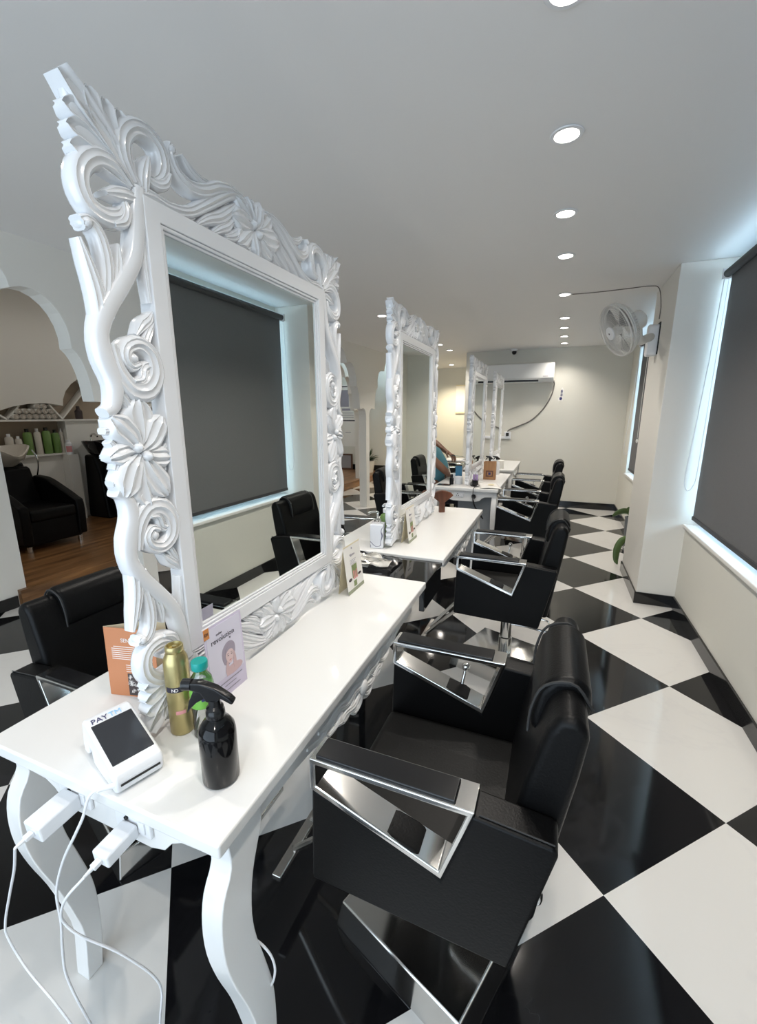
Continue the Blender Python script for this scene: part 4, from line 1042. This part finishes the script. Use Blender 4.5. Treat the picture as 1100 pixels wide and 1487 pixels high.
def leaf(mb, base, d, L, w, droop=.3, up=Vector((0, 0, 1)), n=8):
    d = Vector(d).normalized(); s = d.cross(up)
    s = s.normalized() if s.length > 1e-4 else Vector((1, 0, 0)); rows = []
    p = Vector(base); v = d.copy()
    for i in range(n + 1):
        q = i / n; ww = w * sin(pi * min(1, q * .94 + .06)) ** .8
        u2 = s.cross(v).normalized()
        rows.append([tuple(p - s * ww + u2 * ww * .25), tuple(p), tuple(p + s * ww + u2 * ww * .25)])
        v = (v - up * droop / n).normalized(); p = p + v * (L / n)
    mb.quadgrid(rows)
t = thing('potted_plant', (-3.95, 9.05, .13), 'small dark green plant in a white pot beyond the far arches', 'plant')
MB().lathe([(0, 0), (.15, 0), (.19, .24), (.20, .27), (.17, .27), (.165, .22), (0, .22)], 24).build('pot', 'pot', t)
MB().lathe([(0, .22), (.165, .22), (.165, .235), (0, .245)], 20).build('soil', 'soil', t)
fl = MB()
for k in range(26):
    a = random.random() * 2 * pi; e = random.uniform(.5, 1.4)
    leaf(fl, (.03 * cos(a), .03 * sin(a), .24), (cos(a) * cos(e), sin(a) * cos(e), sin(e)), random.uniform(.18, .34), .032, random.uniform(.3, 1.1))
fl.build('foliage', 'leaf_dark', t, solid=.0015)
t = thing('table_lamp', (-3.12, 8.7, 0), 'small glowing lamp on a slim stand beyond the arches', 'lamp')
MB().lathe([(0, 0), (.12, 0), (.12, .02), (.02, .03), (.018, .30), (0, .30)], 20).build('stand', 'frame_wood', t)
MB().sphere((0, 0, .36), .06, 16, 10).build('bulb', 'glow_lamp', t)

# ------------------------------------------------------------------ wash area
def wash_chair(x, y, rz, label, basin, zb=.13):
    t = thing('wash_chair', (x, y, zb), label, 'wash chair', rz=rz)
    MB().box((-.25, -.26, .06), (.28, .26, .30)).build('base_panel', 'leather', t, bevel=.02)
    MB().box((-.26, -.215, .29), (.31, .215, .40)).build('seat', 'leather', t, bevel=.03, seg=3)
    MB().prism([(-.22, .36), (-.34, .74), (-.38, .76), (-.44, .74), (-.34, .30), (-.24, .30)], -.215, .215, 'y').build('backrest', 'leather', t, bevel=.02, seg=3)
    for s in (-1, 1):
        a, b = (.215, .30) if s > 0 else (-.30, -.215)
        P = catmull([(.30, .08, 0), (.31, .40, 0), (.24, .47, 0), (.05, .56, 0), (-.15, .64, 0), (-.34, .66, 0)], 20)
        MB().prism([(p.x, p.y) for p in P] + [(-.38, .5), (-.30, .08)], a, b, 'y').build('arm', 'leather', t, bevel=.02, seg=3)
    for dx in (-.22, .25):
        for dy in (-.24, .24): MB().lathe([(0, 0), (.022, 0), (.022, .06), (0, .06)], 14, T(dx, dy, 0)).build('foot', 'chrome', t)
    return t
def basin(x, y, rz, m, label, zb=.13):
    t = thing('backwash_basin', (x, y, zb), label, 'basin', rz=rz)
    MB().prism([(.16, 0), (.10, .55), (.02, .80), (-.16, .80), (-.22, .0)], -.16, .16, 'y').build('pedestal', 'leather', t, bevel=.03, seg=3)
    g = []; g2 = []
    for i in range(29):
        a = 2 * pi * i / 28; front = max(0, cos(a)) ** 3
        rim = .98 - .10 * front * (abs(sin(a)) < .45); g.append(a)
    b = MB(); rows = []
    for (s, z, dip) in ((.35, .76, 0), (.75, .82, 0), (1.0, .93, 1), (1.03, .955, 1), (.97, .96, 1), (.90, .93, 1), (.62, .84, 0), (.1, .80, 0)):
        rows.append([(s * .25 * cos(a), s * .205 * sin(a), z - dip * .085 * max(0, cos(a)) ** 6 + dip * .02 * (abs(sin(a)) ** 2)) for a in g])
    b.quadgrid(rows).build('bowl', m, t)
    MB().tube([(-.2, .0, .95), (-.2, 0, 1.03), (-.14, 0, 1.05), (-.08, 0, 1.02)], .012, 10, n=14).build('tap', 'chrome', t)
    MB().tube([(.2, .16, .93), (.22, .19, .82), (.17, .19, .66), (.10, .17, .56)], .007, 8, n=16).build('shower_hose', 'chrome', t)
    return t
wash_chair(-4.80, 2.64, .0, 'black leather shampoo chair on the wooden floor, in front of the white basin', 0)
basin(-5.31, 2.72, 0, 'basin_white', 'white shampoo basin behind the black leather chair')
wash_chair(-4.86, 4.02, .0, 'black shampoo chair mostly hidden by the carved frame, in front of the black basin', 0)
basin(-5.32, 3.82, 0, 'black_gloss', 'glossy black shampoo basin beside the niche wall')
bt = [(2.62, .045, .21, 'basin_white', 'squat beige jar-like bottle'), (2.98, .040, .25, 'basin_white', 'cream bottle at the left'), (3.07, .034, .22, 'basin_white', 'short cream bottle'),
      (3.17, .044, .30, 'bottle_green', 'first green bottle from the left'), (3.275, .036, .30, 'basin_white', 'tall cream bottle between two green ones'), (3.375, .045, .31, 'bottle_green', 'tallest green bottle, in the middle'),
      (3.475, .042, .28, 'bottle_green', 'third green bottle from the left'), (3.545, .024, .29, 'basin_white', 'slim cream bottle at the right end')]
for y, r, h, m, lb in bt:
    t = thing('shampoo_bottle', (-5.66, y, .962), lb + ' in the lower niche', 'bottle', group='bottles in the lower niche')
    MB().lathe([(0, 0), (r * .95, 0), (r, .005), (r, h * .78), (r * .8, h * .86), (r * .4, h * .88)], 20).build('bottle', m, t)
    MB().lathe([(r * .45, h * .87), (r * .45, h), (0, h)], 14).build('cap', 'black_plastic' if m == 'bottle_green' else 'white_plastic', t)
t = thing('product_bottle', (-5.66, 3.80, 1.365), 'dark bottle standing alone on the right of the upper niche', 'bottle')
MB().lathe([(0, 0), (.04, 0), (.042, .005), (.042, .10), (.02, .125), (.02, .16), (0, .16)], 20).build('bottle', 'print_dark', t)
t = thing('product_bottle', (-5.535, 3.535, .955), 'white bottle with a red label beside the black basin', 'bottle')
MB().box((-.06, -.06, -.955 + .0), (.06, .06, -.012)).build('stand', 'wall_white', t, smooth=False)
MB().lathe([(0, -.012), (.036, -.012), (.038, .0), (.038, .12), (.02, .14), (.02, .165), (0, .165)], 20).build('bottle', 'white_plastic', t)
wrap(.0385, radians(-80), radians(20), .02, .09).build('red_label', 'pink', t)
k = 0
tow = [(3.055 + .068 * i, 1.399) for i in range(7)] + [(3.09 + .068 * i, 1.457) for i in range(6)] + [(3.155 + .068 * i, 1.513) for i in range(4)]
tow = [(y, z) for y, z in tow if z + .03 < interp([1.48, 1.51, 1.53, 1.546, 1.553, 1.545, 1.53], (y - 2.95) / .65)]
TL = {}
for y, z in tow:
    row = 'bottom' if z < 1.42 else ('middle' if z < 1.49 else 'top')
    TL.setdefault(row, 0); TL[row] += 1
    n_ = ['first', 'second', 'third', 'fourth', 'fifth', 'sixth', 'seventh'][TL[row] - 1]
    t = thing('rolled_towel', (-5.66, y, z), '%s rolled white towel from the left in the %s row of the niche pile' % (n_, row), 'towel', group='rolled towels in the niche')
    pts = [((.006 + .0245 * q / 40) * cos(q * .42), (.006 + .0245 * q / 40) * sin(q * .42)) for q in range(41)]
    MB().lathe([(0, -.08), (.026, -.08), (.0305, -.07), (.0305, .07), (.026, .08), (0, .08)], 18, Matrix.Rotation(pi / 2, 4, 'Y')).build('roll', 'cloth_white', t)
    MB().tube([(.081, a, b) for a, b in pts], .0022, 5).build('spiral_edge', 'niche', t)

# ------------------------------------------------------------------ plants by the pillar
t = thing('potted_plant', (.80, 4.56, 0), 'white pot with broad green leaves behind the pillar', 'plant')
MB().lathe([(0, 0), (.085, 0), (.10, .15), (.105, .165), (.09, .165), (.085, .14), (0, .14)], 28).build('pot', 'pot', t)
MB().lathe([(0, .13), (.088, .13), (.088, .145), (0, .15)], 20).build('soil', 'soil', t)
def leaf_path(pts, w, lat, par):
    P = catmull(pts, 16); rows = []
    for q, p in enumerate(P):
        tg = (P[min(q + 1, 16)] - P[max(q - 1, 0)]).normalized(); sd = tg.cross(Vector((0, 1, 0))) + Vector((0, lat, 0)); sd = (sd - tg * sd.dot(tg)).normalized(); n_ = sd.cross(tg)
        ww = .004 + w * sin(pi * min(1, q / 16 * .96 + .04)) ** .8
        rows.append([tuple(p - sd * ww + n_ * ww * .3), tuple(p - sd * ww * .5 + n_ * ww * .08), tuple(p), tuple(p + sd * ww * .5 + n_ * ww * .08), tuple(p + sd * ww + n_ * ww * .3)])
    MB().quadgrid(rows).build('leaf', 'leaf', par, solid=.0015)
leaf_path([(-.02, -.02, .14), (-.06, -.03, .23), (-.115, -.05, .255), (-.16, -.06, .17), (-.165, -.07, .06), (-.15, -.08, .015)], .032, .3, t)
leaf_path([(.02, .0, .14), (.03, .0, .26), (.06, -.02, .36), (.10, -.03, .40)], .04, .4, t)
leaf_path([(.0, .03, .14), (-.01, .08, .22), (-.02, .14, .20), (-.03, .19, .11)], .035, .2, t)
leaf_path([(.03, .03, .14), (.05, .07, .26), (.07, .12, .30)], .035, .3, t)
t = thing('potted_plant', (.83, 5.08, 0), 'second potted plant with one leaf reaching out, farther along the window wall', 'plant')
MB().lathe([(0, 0), (.065, 0), (.075, .34), (.080, .36), (.066, .36), (.062, .33), (0, .33)], 28).build('pot', 'grey_panel', t)
MB().lathe([(0, .32), (.064, .32), (.064, .335), (0, .34)], 20).build('soil', 'soil', t)
leaf_path([(-.01, 0, .33), (-.04, -.01, .40), (-.10, -.02, .415), (-.16, -.03, .39), (-.20, -.03, .355)], .036, .6, t)
leaf_path([(.02, 0, .33), (.03, -.02, .45), (.01, -.05, .52)], .035, .3, t)
leaf_path([(.0, .02, .33), (-.02, .07, .42), (-.03, .13, .40)], .035, .3, t)

t = thing('salon_trolley', (-1.47, 6.95, 0), 'low black salon trolley with a white top, left of the back wall', 'trolley')
MB().box((-.15, -.18, .69), (.13, .18, .715)).build('trolley_top', 'white_plastic', t, bevel=.006)
MB().box((-.13, -.16, .16), (.07, .16, .69)).build('drawer_unit', 'black_plastic', t, bevel=.008)
MB().tube([(.13, -.1, .70), (.19, -.1, .69), (.20, -.1, .62), (.12, -.1, .52), (.07, -.1, .50)], .012, 8, n=20).build('side_handle', 'white_plastic', t)
for dx in (-.11, .05):
    for dy in (-.13, .13):
        lg = MB().tube([(dx, dy, .18), (dx, dy, .05)], .010, 8).build('leg', 'chrome', t)
        MB().lathe([(0, -.012), (.024, -.012), (.026, 0), (.024, .012), (0, .012)], 14, T(dx, dy, .026) @ Matrix.Rotation(pi / 2, 4, 'Y')).build('castor', 'rubber', lg)
t = thing('white_bowl', (-.930, 4.46, TZ), 'white tint bowl behind the small black bottle on the third table', 'bowl')
MB().lathe([(0, 0), (.030, 0), (.050, .03), (.058, .062), (.054, .062), (.046, .032), (0, .008)], 28).build('bowl', 'white_plastic', t)

# ------------------------------------------------------------------ person seated beyond the second mirror
def skin(name, V, E, m, parent, root=0, sub=2):
    me = bpy.data.meshes.new(name); me.from_pydata([v[0] for v in V], E, []); 
    bm = bmesh.new(); bm.from_mesh(me); ly = bm.verts.layers.skin.verify(); bm.verts.ensure_lookup_table()
    for i, v in enumerate(V):
        r = v[1] if isinstance(v[1], tuple) else (v[1], v[1]); bm.verts[i][ly].radius = r; bm.verts[i][ly].use_root = (i == root)
    bm.to_mesh(me); bm.free(); me.materials.append(M[m])
    o = bpy.data.objects.new(name, me); COL.objects.link(o); o.parent = parent
    o.modifiers.new('skin', 'SKIN').use_smooth_shade = True
    s_ = o.modifiers.new('sub', 'SUBSURF'); s_.levels = sub; s_.render_levels = sub
    return o
pp_ = Vector((-1.20, 4.60, 0))
t = thing('person', pp_, 'person in a sleeveless teal top seated beyond the second mirror, holding scissors', 'person')
V = []; E = []
def pt(p, r, link=None):
    V.append((tuple(Vector(p) - pp_), r)); i = len(V) - 1
    if link is not None: E.append((link, i))
    return i
pel = pt((-1.20, 4.60, .565), .12)
wst = pt((-1.205, 4.60, .72), .105, pel); cst = pt((-1.25, 4.60, .93), .12, wst); nkb = pt((-1.285, 4.60, 1.07), .065, cst)
nk = pt((-1.29, 4.60, 1.12), .050, nkb); jaw = pt((-1.275, 4.60, 1.17), .062, nk); hd_ = pt((-1.285, 4.60, 1.245), .080, jaw); tp = pt((-1.292, 4.60, 1.30), .062, hd_)
def hand(wr, d, side, palm_n):
    d = Vector(d).normalized(); n_ = Vector(palm_n).normalized(); sd = d.cross(n_).normalized() * side
    w = Vector(V[wr][0]) + pp_
    pm = pt(w + d * .045, (.026, .020), wr); kn = pt(w + d * .080, (.030, .015), pm)
    for k, L in enumerate((.066, .076, .070, .055)):
        o_ = sd * (-.030 + .020 * k)
        a = pt(w + d * .092 + o_, .0095, kn); b = pt(w + d * (.092 + L * .45) + o_ * 1.05 + n_ * .012, .0088, a)
        c = pt(w + d * (.092 + L * .75) + o_ * 1.05 + n_ * .034, .0082, b); pt(w + d * (.092 + L * .80) + o_ * 1.05 + n_ * .056, .007, c)
    a = pt(w + d * .04 - sd * .036, .011, pm); b = pt(w + d * .068 - sd * .052 + n_ * .012, .010, a); pt(w + d * .092 - sd * .050 + n_ * .030, .008, b)
for sgn, sh, el, wr, dd, pn in ((-1, (-1.27, 4.43, 1.035), (-1.045, 4.40, .855), (-1.02, 4.50, .80), (.05, .95, -.25), (0.1, -.25, -1)),
                                (1, (-1.285, 4.775, 1.035), (-1.315, 4.90, 1.13), (-1.115, 4.775, 1.01), (.85, -.45, -.35), (-.3, .1, -1))):
    s0 = pt(sh, .058, cst); mid = pt(Vector(sh).lerp(Vector(el), .5), .046, s0); e0 = pt(el, .040, mid)
    m2_ = pt(Vector(el).lerp(Vector(wr), .45), .037, e0); w0 = pt(wr, .025, m2_); hand(w0, dd, sgn, pn)
for s_ in (-1, 1):
    hp = pt((-1.17, 4.60 + s_ * .095, .545), .082, pel); kn = pt((-.89, 4.60 + s_ * .10, .540), .055, hp)
    cf = pt((-.85, 4.60 + s_ * .11, .34), .050, kn); an = pt((-.86, 4.60 + s_ * .11, .085), .036, cf)
    pt((-.87, 4.60 + s_ * .11, .045), .036, an); bl = pt((-.78, 4.60 + s_ * .115, .038), .034, an); pt((-.70, 4.60 + s_ * .12, .030), .024, bl)
skin('body', V, E, 'skin', t)
fc = MB()
fc.sphere((-1.20 - pp_.x, 0, 1.215), .014, 12, 8, (1.1, .8, 1.5))
for s_ in (-1, 1): fc.sphere((-1.285 - pp_.x, s_ * .082, 1.225), .022, 10, 8, (.8, .35, 1.2))
fc.build('nose_and_ears', 'skin', t)
ey = MB()
for s_ in (-1, 1): ey.sphere((-1.212 - pp_.x, s_ * .030, 1.245), .011, 10, 8, (.6, 1.2, .8))
ey.build('eyes', 'white_plastic', t)
ep = MB()
for s_ in (-1, 1): ep.sphere((-1.205 - pp_.x, s_ * .030, 1.245), .0055, 8, 6); ep.box((-1.218 - pp_.x, s_ * .030 - .014, 1.262), (-1.203 - pp_.x, s_ * .030 + .014, 1.266))
ep.build('eyebrows', 'hair', t)
MB().sphere((-1.206 - pp_.x, 0, 1.182), .012, 10, 6, (.6, 1.6, .45)).build('mouth', 'pink', t)
hr_ = MB(); hr_.sphere((-1.305 - pp_.x, 0, 1.27), .098, 20, 14, (1, .96, 1.0)); hr_.sphere((-1.36 - pp_.x, 0, 1.20), .075, 16, 12, (.8, 1, 1.5))
hr_.build('hair', 'hair', t)
V2 = V; V = []; E = []
a = pt((-1.20, 4.60, .55), .125); b = pt((-1.20, 4.60, .68), .125, a); b = pt((-1.125, 4.60, .84), (.125, .150), b); c = pt((-1.215, 4.60, .93), .135, b); d = pt((-1.262, 4.60, 1.01), .11, c); e = pt((-1.283, 4.60, 1.075), .070, d)
for s_ in (-1, 1): pt((-1.268, 4.60 + s_ * .165, 1.03), .070, d); pt((-1.08, 4.60 + s_ * .10, .57), .085, a)
skin('teal_top', V, E, 'teal_cloth', t)
V = []; E = []
a = pt((-1.19, 4.60, .55), .12)
for s_ in (-1, 1):
    b = pt((-1.15, 4.60 + s_ * .10, .545), .092, a); c = pt((-.88, 4.60 + s_ * .10, .538), .064, b); d = pt((-.845, 4.60 + s_ * .11, .33), .062, c); pt((-.855, 4.60 + s_ * .11, .11), .056, d)
skin('trousers', V, E, 'trouser', t)
t = thing('scissors', (-1.01, 4.715, .975), 'black handled scissors held in the raised hand', 'scissors', rz=-.4)
sc = MB()
for dy in (-.016, .016): sc.tube([(-.02 + .016 * cos(2 * pi * k / 18), dy + .013 * sin(2 * pi * k / 18), 0) for k in range(18)], .0035, 6, closed=True)
sc.build('finger_ring', 'black_plastic', t)
MB().prism([(-.005, -.012), (.04, .0), (.12, .004), (.04, .008), (-.002, -.002)], -.0015, .0015, 'z').prism([(-.005, .012), (.04, .0), (.12, -.004), (.04, -.008), (-.002, .002)], -.0035, -.0015, 'z').build('blade', 'chrome', t)
t = thing('stool', (-1.20, 4.60, 0), 'black round stool under the person in the teal top', 'stool')
MB().lathe([(0, .40), (.17, .40), (.185, .415), (.185, .44), (.165, .458), (0, .462)], 32).build('seat', 'leather', t)
MB().lathe([(.022, .04), (.022, .40)], 16).build('column', 'chrome', t)
MB().lathe([(0, 0), (.20, 0), (.205, .01), (.19, .025), (.04, .045), (0, .045)], 32).build('base', 'chrome', t)

# ------------------------------------------------------------------ daylight and settings
W = bpy.data.worlds.new('sky'); S.world = W; W.use_nodes = True
bg = W.node_tree.nodes['Background']; bg.inputs['Color'].default_value = (.58, .83, 1.0, 1); bg.inputs['Strength'].default_value = 17.0
def area(name, loc, size, sy, e, colr, rot):
    l = bpy.data.lights.new(name, 'AREA'); l.shape = 'RECTANGLE'; l.size = size; l.size_y = sy; l.energy = e; l.color = colr
    o = bpy.data.objects.new(name, l); COL.objects.link(o); o.location = loc; o.rotation_euler = rot
    return o
area('shopfront_daylight', (-1.0, YF - .02, 1.15), 3.0, 2.0, 66, (.72, .86, 1.0), (radians(90), 0, 0))
S.view_settings.view_transform = 'Standard'; S.view_settings.look = 'None'
S.view_settings.gamma = 1.0; S.view_settings.use_curve_mapping = False
S.view_settings.exposure = 0.10
S.cycles.max_bounces = 10; S.cycles.diffuse_bounces = 5; S.cycles.glossy_bounces = 6; S.cycles.transparent_max_bounces = 12
S.cycles.sample_clamp_indirect = 6
